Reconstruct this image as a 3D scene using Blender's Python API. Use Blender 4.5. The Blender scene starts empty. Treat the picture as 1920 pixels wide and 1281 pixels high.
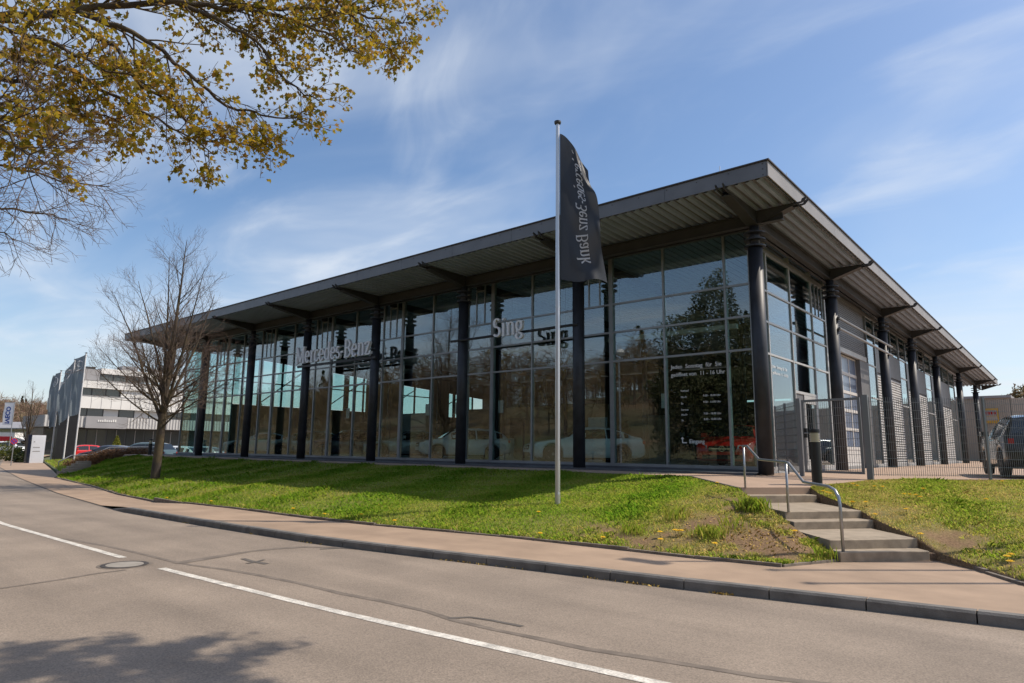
import bpy, bmesh, math, random
import numpy as np
from mathutils import Matrix, Vector

# ------------------------------------------------------------------ camera, sky, sun, exposure
S = bpy.context.scene
COL = S.collection
R = math.radians
CAM = np.array([6.7208, -18.5226, 0.60])
FPX, YAW, PITCH, ROLL = 1239.5, 0.7112, 0.1620, 0.0115


def cam_basis():
    cy, sy, cp, sp = math.cos(YAW), math.sin(YAW), math.cos(PITCH), math.sin(PITCH)
    f = np.array([-sy * cp, cy * cp, sp])
    r = np.array([cy, sy, 0.0])
    u = np.cross(r, f)
    c, s = math.cos(ROLL), math.sin(ROLL)
    return c * r + s * u, -s * r + c * u, f


CR, CU, CF = cam_basis()
cam_data = bpy.data.cameras.new('camera')
cam = bpy.data.objects.new('camera', cam_data)
COL.objects.link(cam)
cam_data.sensor_width = 36.0
cam_data.lens = FPX / 1920 * 36.0
cam_data.clip_start = 0.05
cam_data.clip_end = 5000
M = Matrix.Identity(4)
for i in range(3):
    M[i][0], M[i][1], M[i][2], M[i][3] = CR[i], CU[i], -CF[i], CAM[i]
cam.matrix_world = M
S.camera = cam

SUN_EL = R(50.5)
SUN_H = np.array([0.72, 0.69]) / math.hypot(0.72, 0.69)
SUN_DIR = np.array([SUN_H[0] * math.cos(SUN_EL), SUN_H[1] * math.cos(SUN_EL), math.sin(SUN_EL)])
world = bpy.data.worlds.new('World')
S.world = world
world.use_nodes = True
wn, wl = world.node_tree.nodes, world.node_tree.links
wn.clear()
w_out = wn.new('ShaderNodeOutputWorld')
w_bg = wn.new('ShaderNodeBackground')
w_bg.inputs['Strength'].default_value = 0.145
w_sky = wn.new('ShaderNodeTexSky')
w_sky.sky_type = 'NISHITA'
w_sky.sun_disc = False
w_sky.sun_elevation = SUN_EL
w_sky.sun_rotation = math.atan2(SUN_H[0], SUN_H[1])
w_sky.altitude = 450
w_sky.air_density = 1.0
w_sky.dust_density = 1.8
w_sky.ozone_density = 1.6
# thin high cloud: noise on a flat layer far above
w_tc = wn.new('ShaderNodeTexCoord')
w_sep = wn.new('ShaderNodeSeparateXYZ')
wl.new(w_tc.outputs['Generated'], w_sep.inputs[0])


def wmath(op, a, b=None):
    n = wn.new('ShaderNodeMath')
    n.operation = op
    for k, v in enumerate((a, b)):
        if v is None:
            continue
        if isinstance(v, (int, float)):
            n.inputs[k].default_value = v
        else:
            wl.new(v, n.inputs[k])
    return n.outputs[0]


zc = wmath('ADD', wmath('MAXIMUM', w_sep.outputs[2], 0.0), 0.16)
w_comb = wn.new('ShaderNodeCombineXYZ')
wl.new(wmath('DIVIDE', w_sep.outputs[0], zc), w_comb.inputs[0])
wl.new(wmath('DIVIDE', w_sep.outputs[1], zc), w_comb.inputs[1])


def wcloud(rot, sx, sy, off, scale, detail, lo, hi, dist=0.6):
    mp = wn.new('ShaderNodeMapping')
    mp.inputs['Rotation'].default_value = (0, 0, rot)
    mp.inputs['Scale'].default_value = (sx, sy, 1)
    mp.inputs['Location'].default_value = (off, off * 0.7, 0)
    wl.new(w_comb.outputs[0], mp.inputs[0])
    nz = wn.new('ShaderNodeTexNoise')
    nz.inputs['Scale'].default_value = scale
    nz.inputs['Detail'].default_value = detail
    nz.inputs['Roughness'].default_value = 0.52
    nz.inputs['Distortion'].default_value = dist
    wl.new(mp.outputs[0], nz.inputs[0])
    rp = wn.new('ShaderNodeMapRange')
    rp.interpolation_type = 'SMOOTHSTEP'
    rp.inputs[1].default_value = lo
    rp.inputs[2].default_value = hi
    wl.new(nz.outputs[0], rp.inputs[0])
    return rp.outputs[0]


c1 = wcloud(R(35), 0.85, 1.15, 4.6, 0.8, 5, 0.36, 0.78, 0.9)
c2 = wcloud(R(20), 0.9, 1.7, 7.7, 1.4, 7, 0.46, 0.78, 1.0)
cl = wmath('MINIMUM', wmath('ADD', wmath('MULTIPLY', c1, 0.50), wmath('MULTIPLY', c2, 0.42)), 0.72)
cl = wmath('ADD', wmath('MULTIPLY', cl, 0.92), 0.05)
# thin even haze towards the horizon, the same all round
hz_ = wmath('MAXIMUM', wmath('SUBTRACT', 1.0, wmath('DIVIDE', wmath('MAXIMUM', w_sep.outputs[2], 0.0), 0.34)), 0.0)
cl = wmath('MINIMUM', wmath('ADD', cl, wmath('MULTIPLY', wmath('MULTIPLY', hz_, hz_), 0.56)), 0.9)
w_bg2 = wn.new('ShaderNodeBackground')
w_bg2.inputs['Color'].default_value = (0.86, 0.92, 1.0, 1)
w_bg2.inputs['Strength'].default_value = 0.88
w_mix = wn.new('ShaderNodeMixShader')
w_hsv = wn.new('ShaderNodeHueSaturation')
w_hsv.inputs['Saturation'].default_value = 1.18
wl.new(w_sky.outputs[0], w_hsv.inputs['Color'])
wl.new(w_hsv.outputs[0], w_bg.inputs['Color'])
wl.new(cl, w_mix.inputs[0])
wl.new(w_bg.outputs[0], w_mix.inputs[1])
wl.new(w_bg2.outputs[0], w_mix.inputs[2])
wl.new(w_mix.outputs[0], w_out.inputs['Surface'])

sun_data = bpy.data.lights.new('sun', 'SUN')
sun_data.energy = 4.0
sun_data.angle = R(0.53)
sun_data.color = (1.0, 0.90, 0.77)
sun = bpy.data.objects.new('sun', sun_data)
COL.objects.link(sun)
sun.rotation_euler = Vector(tuple(SUN_DIR)).to_track_quat('Z', 'Y').to_euler()
sun.location = (20, 20, 40)

vs = S.view_settings
vs.view_transform = 'Standard'
vs.look = 'None'
vs.exposure = 0.12
vs.gamma = 1.0
vs.use_curve_mapping = False
S.render.engine = 'CYCLES'
S.cycles.use_denoising = True
S.cycles.max_bounces = 10
S.cycles.diffuse_bounces = 3
S.cycles.glossy_bounces = 5
S.cycles.transparent_max_bounces = 24
S.cycles.transmission_bounces = 6
S.cycles.sample_clamp_indirect = 6.0
S.cycles.caustics_reflective = False
S.cycles.caustics_refractive = False


def at(px, py, depth):
    """world point seen at photo pixel (px, py) at a distance along the view axis"""
    return CAM + depth * (CF + (px - 960) / FPX * CR - (py - 640.5) / FPX * CU)


def on_z(px, py, h):
    d = CF + (px - 960) / FPX * CR - (py - 640.5) / FPX * CU
    return CAM + d * ((h - CAM[2]) / d[2])


def on_x(px, py, v):
    d = CF + (px - 960) / FPX * CR - (py - 640.5) / FPX * CU
    return CAM + d * ((v - CAM[0]) / d[0])


# ------------------------------------------------------------------ materials
MATS = {}


def mat(name, color, rough=0.6, metal=0.0, var=0.0, scale=3.0, bump=0.0, bscale=40.0, color2=None, spec=0.5,
        trans=0.0, coat=0.0, fine=0.0, fscale=150.0, contrast=(0.35, 0.65)):
    m = bpy.data.materials.new(name)
    m.use_nodes = True
    n, l = m.node_tree.nodes, m.node_tree.links
    b = n['Principled BSDF']
    b.inputs['Base Color'].default_value = (*color, 1)
    b.inputs['Roughness'].default_value = rough
    b.inputs['Metallic'].default_value = metal
    b.inputs['Specular IOR Level'].default_value = spec
    if coat:
        b.inputs['Coat Weight'].default_value = coat
        b.inputs['Coat Roughness'].default_value = 0.04
    if var or color2 is not None or fine or bump:
        g = n.new('ShaderNodeNewGeometry')
    out = None
    if var or color2 is not None:
        nz = n.new('ShaderNodeTexNoise')
        nz.inputs['Scale'].default_value = scale
        nz.inputs['Detail'].default_value = 5
        l.new(g.outputs['Position'], nz.inputs['Vector'])
        mr = n.new('ShaderNodeMapRange')
        mr.inputs[1].default_value, mr.inputs[2].default_value = contrast
        l.new(nz.outputs[0], mr.inputs[0])
        mx = n.new('ShaderNodeMix')
        mx.data_type = 'RGBA'
        c2 = color2 if color2 is not None else tuple(c * (1 - var) for c in color)
        c1 = color if color2 is not None else tuple(min(1, c * (1 + var)) for c in color)
        mx.inputs[6].default_value = (*c1, 1)
        mx.inputs[7].default_value = (*c2, 1)
        l.new(mr.outputs[0], mx.inputs[0])
        out = mx.outputs[2]
    if fine:
        nf = n.new('ShaderNodeTexNoise')
        nf.inputs['Scale'].default_value = fscale
        nf.inputs['Detail'].default_value = 2
        l.new(g.outputs['Position'], nf.inputs['Vector'])
        mf = n.new('ShaderNodeMapRange')
        mf.inputs[1].default_value, mf.inputs[2].default_value = 0.25, 0.75
        mf.inputs[3].default_value, mf.inputs[4].default_value = 1 - fine, 1 + fine
        l.new(nf.outputs[0], mf.inputs[0])
        ml = n.new('ShaderNodeMix')
        ml.data_type = 'RGBA'
        ml.blend_type = 'MULTIPLY'
        ml.inputs[0].default_value = 1
        if out is not None:
            l.new(out, ml.inputs[6])
        else:
            ml.inputs[6].default_value = (*color, 1)
        l.new(mf.outputs[0], ml.inputs[7])
        out = ml.outputs[2]
    if out is not None:
        l.new(out, b.inputs['Base Color'])
    if bump:
        nb = n.new('ShaderNodeTexNoise')
        nb.inputs['Scale'].default_value = bscale
        nb.inputs['Detail'].default_value = 3
        l.new(g.outputs['Position'], nb.inputs['Vector'])
        bp = n.new('ShaderNodeBump')
        bp.inputs['Strength'].default_value = bump
        bp.inputs['Distance'].default_value = 0.02
        l.new(nb.outputs[0], bp.inputs['Height'])
        l.new(bp.outputs[0], b.inputs['Normal'])
    if trans:
        t = n.new('ShaderNodeBsdfTranslucent')
        if out is not None:
            l.new(out, t.inputs[0])
        else:
            t.inputs[0].default_value = (*color, 1)
        mx2 = n.new('ShaderNodeMixShader')
        mx2.inputs[0].default_value = trans
        l.new(b.outputs[0], mx2.inputs[1])
        l.new(t.outputs[0], mx2.inputs[2])
        l.new(mx2.outputs[0], n['Material Output'].inputs[0])
    MATS[name] = m
    return m


def glass(name, tint, f0=0.06, rough=0.0, grazing=1.0):
    """clear pane: tinted see-through plus a mirror share that grows towards grazing angles"""
    m = bpy.data.materials.new(name)
    m.use_nodes = True
    n, l = m.node_tree.nodes, m.node_tree.links
    n.remove(n['Principled BSDF'])
    tr = n.new('ShaderNodeBsdfTransparent')
    tr.inputs[0].default_value = (*tint, 1)
    gl = n.new('ShaderNodeBsdfGlossy')
    gl.inputs['Roughness'].default_value = rough
    gl.inputs['Color'].default_value = (0.93, 0.96, 1.0, 1)
    lw = n.new('ShaderNodeLayerWeight')
    lw.inputs[0].default_value = 0.5
    pw = n.new('ShaderNodeMath')
    pw.operation = 'POWER'
    pw.inputs[1].default_value = 4.0
    l.new(lw.outputs['Facing'], pw.inputs[0])
    mr = n.new('ShaderNodeMapRange')
    mr.inputs[3].default_value = f0
    mr.inputs[4].default_value = grazing
    l.new(pw.outputs[0], mr.inputs[0])
    mx = n.new('ShaderNodeMixShader')
    l.new(mr.outputs[0], mx.inputs[0])
    l.new(tr.outputs[0], mx.inputs[1])
    l.new(gl.outputs[0], mx.inputs[2])
    l.new(mx.outputs[0], n['Material Output'].inputs[0])
    MATS[name] = m
    return m


def leaf_mat(name, cols, trans=0.35, rough=0.55, scale=1.2, spread=0.5):
    """foliage colour: a per-face random value (attribute 'rnd') picks along a ramp"""
    m = bpy.data.materials.new(name)
    m.use_nodes = True
    n, l = m.node_tree.nodes, m.node_tree.links
    b = n['Principled BSDF']
    b.inputs['Roughness'].default_value = rough
    b.inputs['Specular IOR Level'].default_value = 0.25
    a = n.new('ShaderNodeAttribute')
    a.attribute_name = 'rnd'
    g = n.new('ShaderNodeNewGeometry')
    nz = n.new('ShaderNodeTexNoise')
    nz.inputs['Scale'].default_value = scale
    nz.inputs['Detail'].default_value = 3
    l.new(g.outputs['Position'], nz.inputs['Vector'])
    ad = n.new('ShaderNodeMath')
    ad.operation = 'MULTIPLY_ADD'
    l.new(nz.outputs[0], ad.inputs[0])
    ad.inputs[1].default_value = 2 * spread
    sb = n.new('ShaderNodeMath')
    sb.operation = 'SUBTRACT'
    l.new(a.outputs['Fac'], sb.inputs[0])
    sb.inputs[1].default_value = spread
    l.new(sb.outputs[0], ad.inputs[2])
    rp = n.new('ShaderNodeValToRGB')
    el = rp.color_ramp.elements
    el[0].position, el[0].color = 0.0, (*cols[0], 1)
    el[1].position, el[1].color = 1.0, (*cols[-1], 1)
    for k, c in enumerate(cols[1:-1]):
        e = el.new((k + 1) / (len(cols) - 1))
        e.color = (*c, 1)
    l.new(ad.outputs[0], rp.inputs[0])
    l.new(rp.outputs[0], b.inputs['Base Color'])
    t = n.new('ShaderNodeBsdfTranslucent')
    l.new(rp.outputs[0], t.inputs[0])
    mx = n.new('ShaderNodeMixShader')
    mx.inputs[0].default_value = trans
    l.new(b.outputs[0], mx.inputs[1])
    l.new(t.outputs[0], mx.inputs[2])
    l.new(mx.outputs[0], n['Material Output'].inputs[0])
    MATS[name] = m
    return m


mat('asphalt', (0.262, 0.210, 0.162), 0.85, var=0.13, scale=0.8, fine=0.34, fscale=70, bump=0.25, bscale=140, contrast=(0.3, 0.7))
def add_streaks(name, sx, sy, amp):
    m = MATS[name]
    n, l = m.node_tree.nodes, m.node_tree.links
    b = n['Principled BSDF']
    src = b.inputs['Base Color'].links[0].from_socket
    g = n.new('ShaderNodeNewGeometry')
    mp = n.new('ShaderNodeMapping')
    mp.inputs['Scale'].default_value = (sx, sy, 1)
    mp.inputs['Rotation'].default_value = (0, 0, R(-3))
    l.new(g.outputs['Position'], mp.inputs[0])
    nz = n.new('ShaderNodeTexNoise')
    nz.inputs['Scale'].default_value = 1.0
    nz.inputs['Detail'].default_value = 4
    l.new(mp.outputs[0], nz.inputs[0])
    mr = n.new('ShaderNodeMapRange')
    mr.inputs[1].default_value, mr.inputs[2].default_value = 0.3, 0.7
    mr.inputs[3].default_value, mr.inputs[4].default_value = 1 - amp, 1 + amp
    l.new(nz.outputs[0], mr.inputs[0])
    mx = n.new('ShaderNodeMix')
    mx.data_type = 'RGBA'
    mx.blend_type = 'MULTIPLY'
    mx.inputs[0].default_value = 1
    l.new(src, mx.inputs[6])
    l.new(mr.outputs[0], mx.inputs[7])
    l.new(mx.outputs[2], b.inputs['Base Color'])


add_streaks('asphalt', 0.10, 1.3, 0.16)
mat('asphalt_seam', (0.175, 0.142, 0.112), 0.85, var=0.18, scale=6, fine=0.15)
mat('asphalt_dark', (0.11, 0.095, 0.08), 0.85, var=0.2, scale=5, fine=0.15)
mat('line_paint', (0.60, 0.56, 0.49), 0.7, var=0.22, scale=7, fine=0.3, fscale=55)
mat('footway', (0.352, 0.250, 0.172), 0.88, var=0.12, scale=1.3, fine=0.13, fscale=110, bump=0.2, bscale=120)
add_streaks('footway', 0.25, 1.8, 0.07)
mat('kerb', (0.16, 0.15, 0.135), 0.85, var=0.22, scale=4, fine=0.12, bump=0.3, bscale=60)
mat('edging', (0.19, 0.16, 0.13), 0.9, var=0.25, scale=6, fine=0.15)
mat('concrete', (0.335, 0.272, 0.198), 0.85, var=0.12, scale=3, fine=0.1, bump=0.2, bscale=60)
mat('concrete_riser', (0.315, 0.255, 0.185), 0.85, var=0.2, scale=5, fine=0.1, bump=0.2, bscale=60)
mat('paving', (0.41, 0.290, 0.208), 0.85, var=0.08, scale=1.2, fine=0.1, bump=0.1, bscale=80)
mat('paver_joint', (0.22, 0.17, 0.14), 0.9)
mat('lot', (0.30, 0.25, 0.20), 0.85, var=0.1, scale=0.8, fine=0.1)
mat('soil', (0.20, 0.135, 0.085), 0.95, var=0.3, scale=5, fine=0.35, fscale=45, bump=0.8, bscale=25)
mat('field', (0.10, 0.11, 0.045), 0.95, var=0.2, scale=0.2)
mat('leaf_litter', (0.15, 0.095, 0.045), 0.95, color2=(0.075, 0.08, 0.03), scale=0.06, fine=0.3, fscale=2.0)
mat('steel_dark', (0.024, 0.026, 0.033), 0.5, var=0.3, scale=2.5)
mat('steel_beam', (0.045, 0.044, 0.045), 0.5, var=0.15, scale=2)
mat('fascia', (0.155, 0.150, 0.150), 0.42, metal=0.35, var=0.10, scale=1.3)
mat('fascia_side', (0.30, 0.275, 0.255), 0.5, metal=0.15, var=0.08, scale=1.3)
mat('drip', (0.05, 0.04, 0.04), 0.5)
mat('soffit', (0.42, 0.49, 0.60), 0.42, metal=0.5, var=0.08, scale=0.7)
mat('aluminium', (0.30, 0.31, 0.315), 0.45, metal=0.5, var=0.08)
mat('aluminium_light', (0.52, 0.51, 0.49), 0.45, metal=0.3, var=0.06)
mat('plinth', (0.085, 0.087, 0.095), 0.6, var=0.15, scale=2)
mat('panel_grey', (0.17, 0.165, 0.165), 0.5, metal=0.2, var=0.06)
mat('louvre_white', (0.56, 0.55, 0.53), 0.5, var=0.05)
mat('louvre_back', (0.12, 0.12, 0.12), 0.7)
mat('door_white', (0.60, 0.57, 0.53), 0.5, var=0.05)
mat('door_blue', (0.17, 0.21, 0.29), 0.18, spec=0.8)
mat('sign_grey', (0.78, 0.79, 0.82), 0.4, metal=0.0)
mat('rail_grey', (0.26, 0.265, 0.27), 0.4, metal=0.4)
mat('inner_floor', (0.42, 0.41, 0.39), 0.3)
mat('inner_wall', (0.34, 0.25, 0.155), 0.7, var=0.12, scale=0.8)
mat('inner_dark', (0.05, 0.048, 0.045), 0.7)
mat('inner_white', (0.6, 0.6, 0.58), 0.6)
mat('galvanised', (0.42, 0.43, 0.44), 0.38, metal=0.75, var=0.1, scale=8)
mat('fence_steel', (0.20, 0.205, 0.21), 0.5, metal=0.4)
mat('pole_alu', (0.62, 0.61, 0.60), 0.3, metal=0.7)
mat('pole_white', (0.7, 0.69, 0.67), 0.45)
mat('flag_black', (0.045, 0.050, 0.060), 0.5, trans=0.38, spec=0.6)
mat('flag_grey', (0.21, 0.25, 0.275), 0.6, trans=0.5)
mat('flag_white', (0.82, 0.83, 0.86), 0.7, trans=0.45)
mat('flag_print', (0.62, 0.64, 0.67), 0.6, trans=0.2)
mat('print_blue', (0.02, 0.07, 0.34), 0.6)
mat('print_white', (0.72, 0.73, 0.73), 0.6)
mat('black_plastic', (0.012, 0.012, 0.013), 0.4, var=0.2, scale=6)
mat('bollard_lens', (0.55, 0.50, 0.36), 0.4)
mat('bark', (0.115, 0.085, 0.062), 0.9, color2=(0.065, 0.05, 0.042), scale=7, bump=0.8, bscale=25)
mat('bark_lichen', (0.12, 0.088, 0.045), 0.9, color2=(0.055, 0.042, 0.036), scale=2.2, bump=0.6, bscale=25)
mat('twig', (0.19, 0.125, 0.09), 0.85, color2=(0.11, 0.08, 0.065), scale=1.6)
mat('tyre', (0.014, 0.014, 0.015), 0.75)
mat('rim', (0.42, 0.42, 0.43), 0.3, metal=0.85)
mat('car_glass', (0.012, 0.016, 0.018), 0.04, spec=0.9)
mat('car_trim', (0.012, 0.012, 0.013), 0.45)
mat('car_chrome', (0.75, 0.76, 0.78), 0.15, metal=1.0)
mat('lamp_glass', (0.55, 0.58, 0.60), 0.1, spec=0.9)
mat('lamp_red', (0.42, 0.012, 0.012), 0.15)
for nm, c in dict(red=(0.66, 0.018, 0.014), white=(0.82, 0.84, 0.84), grey=(0.022, 0.021, 0.021), black=(0.010, 0.011, 0.013),
                  blue=(0.015, 0.022, 0.05), silver=(0.38, 0.40, 0.41), teal=(0.10, 0.155, 0.155), brown=(0.13, 0.12, 0.115)).items():
    mat('paint_' + nm, c, 0.28, metal=0.35 if nm in ('silver', 'grey', 'teal', 'brown') else 0.0, coat=0.8, spec=0.5)
mat('white_render', (0.74, 0.72, 0.68), 0.7, var=0.06, scale=0.3)
mat('pale_render', (0.56, 0.54, 0.51), 0.7, var=0.06, scale=0.3)
mat('bldg_grey', (0.30, 0.29, 0.29), 0.6, var=0.08, scale=0.4)
mat('bldg_dark', (0.055, 0.05, 0.048), 0.3)
mat('bldg_glass', (0.06, 0.065, 0.06), 0.06, spec=0.8)
mat('blind_blue', (0.24, 0.26, 0.38), 0.6)
mat('beige_cladding', (0.40, 0.345, 0.285), 0.6, var=0.05, scale=0.4)
mat('yellow_frame', (0.55, 0.32, 0.03), 0.5)
mat('orange', (0.7, 0.25, 0.02), 0.5)
mat('sign_red', (0.55, 0.02, 0.03), 0.5)
mat('sign_blue', (0.03, 0.07, 0.38), 0.5)
mat('cast_iron', (0.085, 0.07, 0.058), 0.6, metal=0.4, var=0.25, scale=12, bump=0.4, bscale=60)
mat('manhole_fill', (0.30, 0.27, 0.23), 0.85, var=0.1, scale=6, fine=0.15)
mat('rock', (0.33, 0.29, 0.25), 0.9, var=0.15, scale=2)
mat('dandelion', (0.90, 0.60, 0.015), 0.7)
mat('straw', (0.50, 0.33, 0.08), 0.8)
glass('glass_front', (0.82, 0.90, 0.88), 0.115, grazing=0.85)
glass('glass_side', (0.66, 0.80, 0.79), 0.12, grazing=0.85)
glass('glass_clear', (0.80, 0.94, 0.93), 0.05)
glass('glass_clear2', (0.80, 0.93, 0.90), 0.05)
leaf_mat('grass_blade', [(0.21, 0.42, 0.03), (0.33, 0.50, 0.045), (0.50, 0.53, 0.09), (0.68, 0.52, 0.20)], 0.5, scale=0.6, spread=0.40)
leaf_mat('maple_leaf', [(0.17, 0.16, 0.014), (0.34, 0.25, 0.022), (0.48, 0.33, 0.03), (0.40, 0.22, 0.045), (0.22, 0.21, 0.022)], 0.55, scale=0.9, spread=0.3)
leaf_mat('shrub_leaf', [(0.05, 0.075, 0.012), (0.10, 0.12, 0.02), (0.17, 0.16, 0.03)], 0.3)
leaf_mat('hedge_leaf', [(0.14, 0.075, 0.04), (0.24, 0.13, 0.065), (0.19, 0.12, 0.06)], 0.3)
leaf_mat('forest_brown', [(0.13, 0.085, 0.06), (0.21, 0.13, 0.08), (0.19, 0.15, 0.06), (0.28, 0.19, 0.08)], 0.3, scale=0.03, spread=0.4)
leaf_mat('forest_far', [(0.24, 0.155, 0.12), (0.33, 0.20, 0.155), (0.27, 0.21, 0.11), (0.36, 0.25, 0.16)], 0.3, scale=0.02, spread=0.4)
leaf_mat('conifer', [(0.012, 0.022, 0.008), (0.03, 0.045, 0.014), (0.05, 0.06, 0.02)], 0.15)
leaf_mat('evergreen_leaf', [(0.05, 0.065, 0.025), (0.09, 0.095, 0.04), (0.13, 0.115, 0.055)], 0.2, scale=0.8)
leaf_mat('cone_shrub', [(0.12, 0.15, 0.02), (0.22, 0.22, 0.03), (0.30, 0.28, 0.05)], 0.3)


# ------------------------------------------------------------------ mesh helpers
class MB:
    def __init__(self):
        self.v, self.f = [], []

    def add(self, vs, fs):
        o = len(self.v)
        self.v += [tuple(map(float, p)) for p in vs]
        self.f += [tuple(i + o for i in q) for q in fs]
        return self

    def box(self, x0, x1, y0, y1, z0, z1):
        vs = [(x, y, z) for z in (z0, z1) for y in (y0, y1) for x in (x0, x1)]
        return self.add(vs, [(0, 2, 3, 1), (4, 5, 7, 6), (0, 1, 5, 4), (2, 6, 7, 3), (0, 4, 6, 2), (1, 3, 7, 5)])

    def bar(self, a, b, w, h, up=(0, 0, 1)):
        a, b, up = np.array(a, float), np.array(b, float), np.array(up, float)
        d = b - a
        d /= np.linalg.norm(d)
        s = np.cross(d, up)
        s /= np.linalg.norm(s)
        u = np.cross(s, d)
        vs = [p + i * s * w / 2 + j * u * h / 2 for p in (a, b) for j in (-1, 1) for i in (-1, 1)]
        return self.add(vs, [(0, 2, 3, 1), (4, 5, 7, 6), (0, 1, 5, 4), (2, 6, 7, 3), (0, 4, 6, 2), (1, 3, 7, 5)])

    def tube(self, pts, rad, n=8, caps=True):
        pts = [np.array(p, float) for p in pts]
        rad = [rad] * len(pts) if isinstance(rad, (int, float)) else list(rad)
        vs, fs = [], []
        ref = None
        for i, p in enumerate(pts):
            d = pts[min(i + 1, len(pts) - 1)] - pts[max(i - 1, 0)]
            d = d / (np.linalg.norm(d) + 1e-12)
            if ref is None:
                ref = np.cross(d, (0, 0, 1.0) if abs(d[2]) < 0.9 else (1.0, 0, 0))
            ref = ref - d * (ref @ d)
            ref /= np.linalg.norm(ref) + 1e-12
            q = np.cross(d, ref)
            for k in range(n):
                t = 2 * math.pi * k / n
                vs.append(p + rad[i] * (math.cos(t) * ref + math.sin(t) * q))
        for i in range(len(pts) - 1):
            for k in range(n):
                a, b = i * n + k, i * n + (k + 1) % n
                fs.append((a, b, b + n, a + n))
        if caps:
            fs.append(tuple(range(n - 1, -1, -1)))
            fs.append(tuple(range((len(pts) - 1) * n, len(pts) * n)))
        return self.add(vs, fs)

    def lathe(self, prof, n=20, c=(0, 0, 0)):
        vs, fs = [], []
        for r, z in prof:
            for k in range(n):
                t = 2 * math.pi * k / n
                vs.append((c[0] + r * math.cos(t), c[1] + r * math.sin(t), c[2] + z))
        for i in range(len(prof) - 1):
            for k in range(n):
                a, b = i * n + k, i * n + (k + 1) % n
                fs.append((a, b, b + n, a + n))
        fs.append(tuple(range(n - 1, -1, -1)))
        fs.append(tuple(range((len(prof) - 1) * n, len(prof) * n)))
        return self.add(vs, fs)

    def prism(self, poly, z0, z1):
        n = len(poly)
        zz0 = z0 if hasattr(z0, '__len__') else [z0] * n
        zz1 = z1 if hasattr(z1, '__len__') else [z1] * n
        vs = [(p[0], p[1], a) for p, a in zip(poly, zz0)] + [(p[0], p[1], a) for p, a in zip(poly, zz1)]
        fs = [tuple(range(n - 1, -1, -1)), tuple(range(n, 2 * n))]
        fs += [(i, (i + 1) % n, n + (i + 1) % n, n + i) for i in range(n)]
        return self.add(vs, fs)

    def mesh(self, name):
        me = bpy.data.meshes.new(name)
        me.from_pydata(self.v, [], self.f)
        me.update()
        return me

    def build(self, name, m, parent=None, smooth=False, loc=None, rnd=None):
        me = self.mesh(name)
        return place(name, me, m, parent, smooth, loc)


def place(name, me, m=None, parent=None, smooth=False, loc=None, rz=0.0):
    o = bpy.data.objects.new(name, me)
    COL.objects.link(o)
    if m is not None:
        me.materials.clear()
        me.materials.append(MATS[m] if isinstance(m, str) else m)
    if smooth:
        me.polygons.foreach_set('use_smooth', [True] * len(me.polygons))
    if parent is not None:
        o.parent = parent
    if loc is not None:
        o.location = loc
    if rz:
        o.rotation_euler = (0, 0, rz)
    return o


def np_mesh(name, V, F, rnd=None):
    """V (n,3), F (m,k) arrays; rnd: one value per face"""
    me = bpy.data.meshes.new(name)
    V = np.asarray(V, dtype=np.float32)
    F = np.asarray(F, dtype=np.int32)
    k = F.shape[1]
    me.vertices.add(len(V))
    me.vertices.foreach_set('co', V.ravel())
    me.loops.add(F.size)
    me.loops.foreach_set('vertex_index', F.ravel())
    me.polygons.add(len(F))
    me.polygons.foreach_set('loop_start', np.arange(0, F.size, k, dtype=np.int32))
    me.update(calc_edges=True)
    if rnd is not None:
        a = me.attributes.new('rnd', 'FLOAT', 'FACE')
        a.data.foreach_set('value', np.asarray(rnd, dtype=np.float32))
    return me


def empty(name, loc=(0, 0, 0), rz=0.0, parent=None):
    o = bpy.data.objects.new(name, None)
    COL.objects.link(o)
    o.location = loc
    o.rotation_euler = (0, 0, rz)
    o.empty_display_size = 0.2
    if parent is not None:
        o.parent = parent
    return o


def tag(o, label=None, cat=None, group=None, kind=None):
    if label:
        o['label'] = label
    if cat:
        o['category'] = cat
    if group:
        o['group'] = group
    if kind:
        o['kind'] = kind
    return o


def copy_tree(o, parent=None):
    c = o.copy()
    COL.objects.link(c)
    c.parent = parent
    for ch in o.children:
        copy_tree(ch, c)
    return c


def struct(o):
    o['kind'] = 'structure'
    return o


def text_mesh(s, size, align='LEFT', depth=0.0, bold=0.012):
    cu = bpy.data.curves.new('lettering', 'FONT')
    cu.body = s
    cu.size = size
    cu.align_x = align
    cu.extrude = depth
    cu.resolution_u = 3
    cu.offset = size * bold
    ob = bpy.data.objects.new('lettering_tmp', cu)
    COL.objects.link(ob)
    dg = bpy.context.evaluated_depsgraph_get()
    me = bpy.data.meshes.new_from_object(ob.evaluated_get(dg))
    bpy.data.objects.remove(ob)
    bpy.data.curves.remove(cu)
    return me


# serif letters drawn with a broad nib
def _arc(cx, cy, rx, ry, a0, a1, n=14):
    return [(cx + rx * math.cos(R(a0 + (a1 - a0) * i / n)), cy + ry * math.sin(R(a0 + (a1 - a0) * i / n))) for i in range(n + 1)]


def _sf(x, y, w=0.085):
    return [(x - w, y), (x + w, y)]


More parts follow.
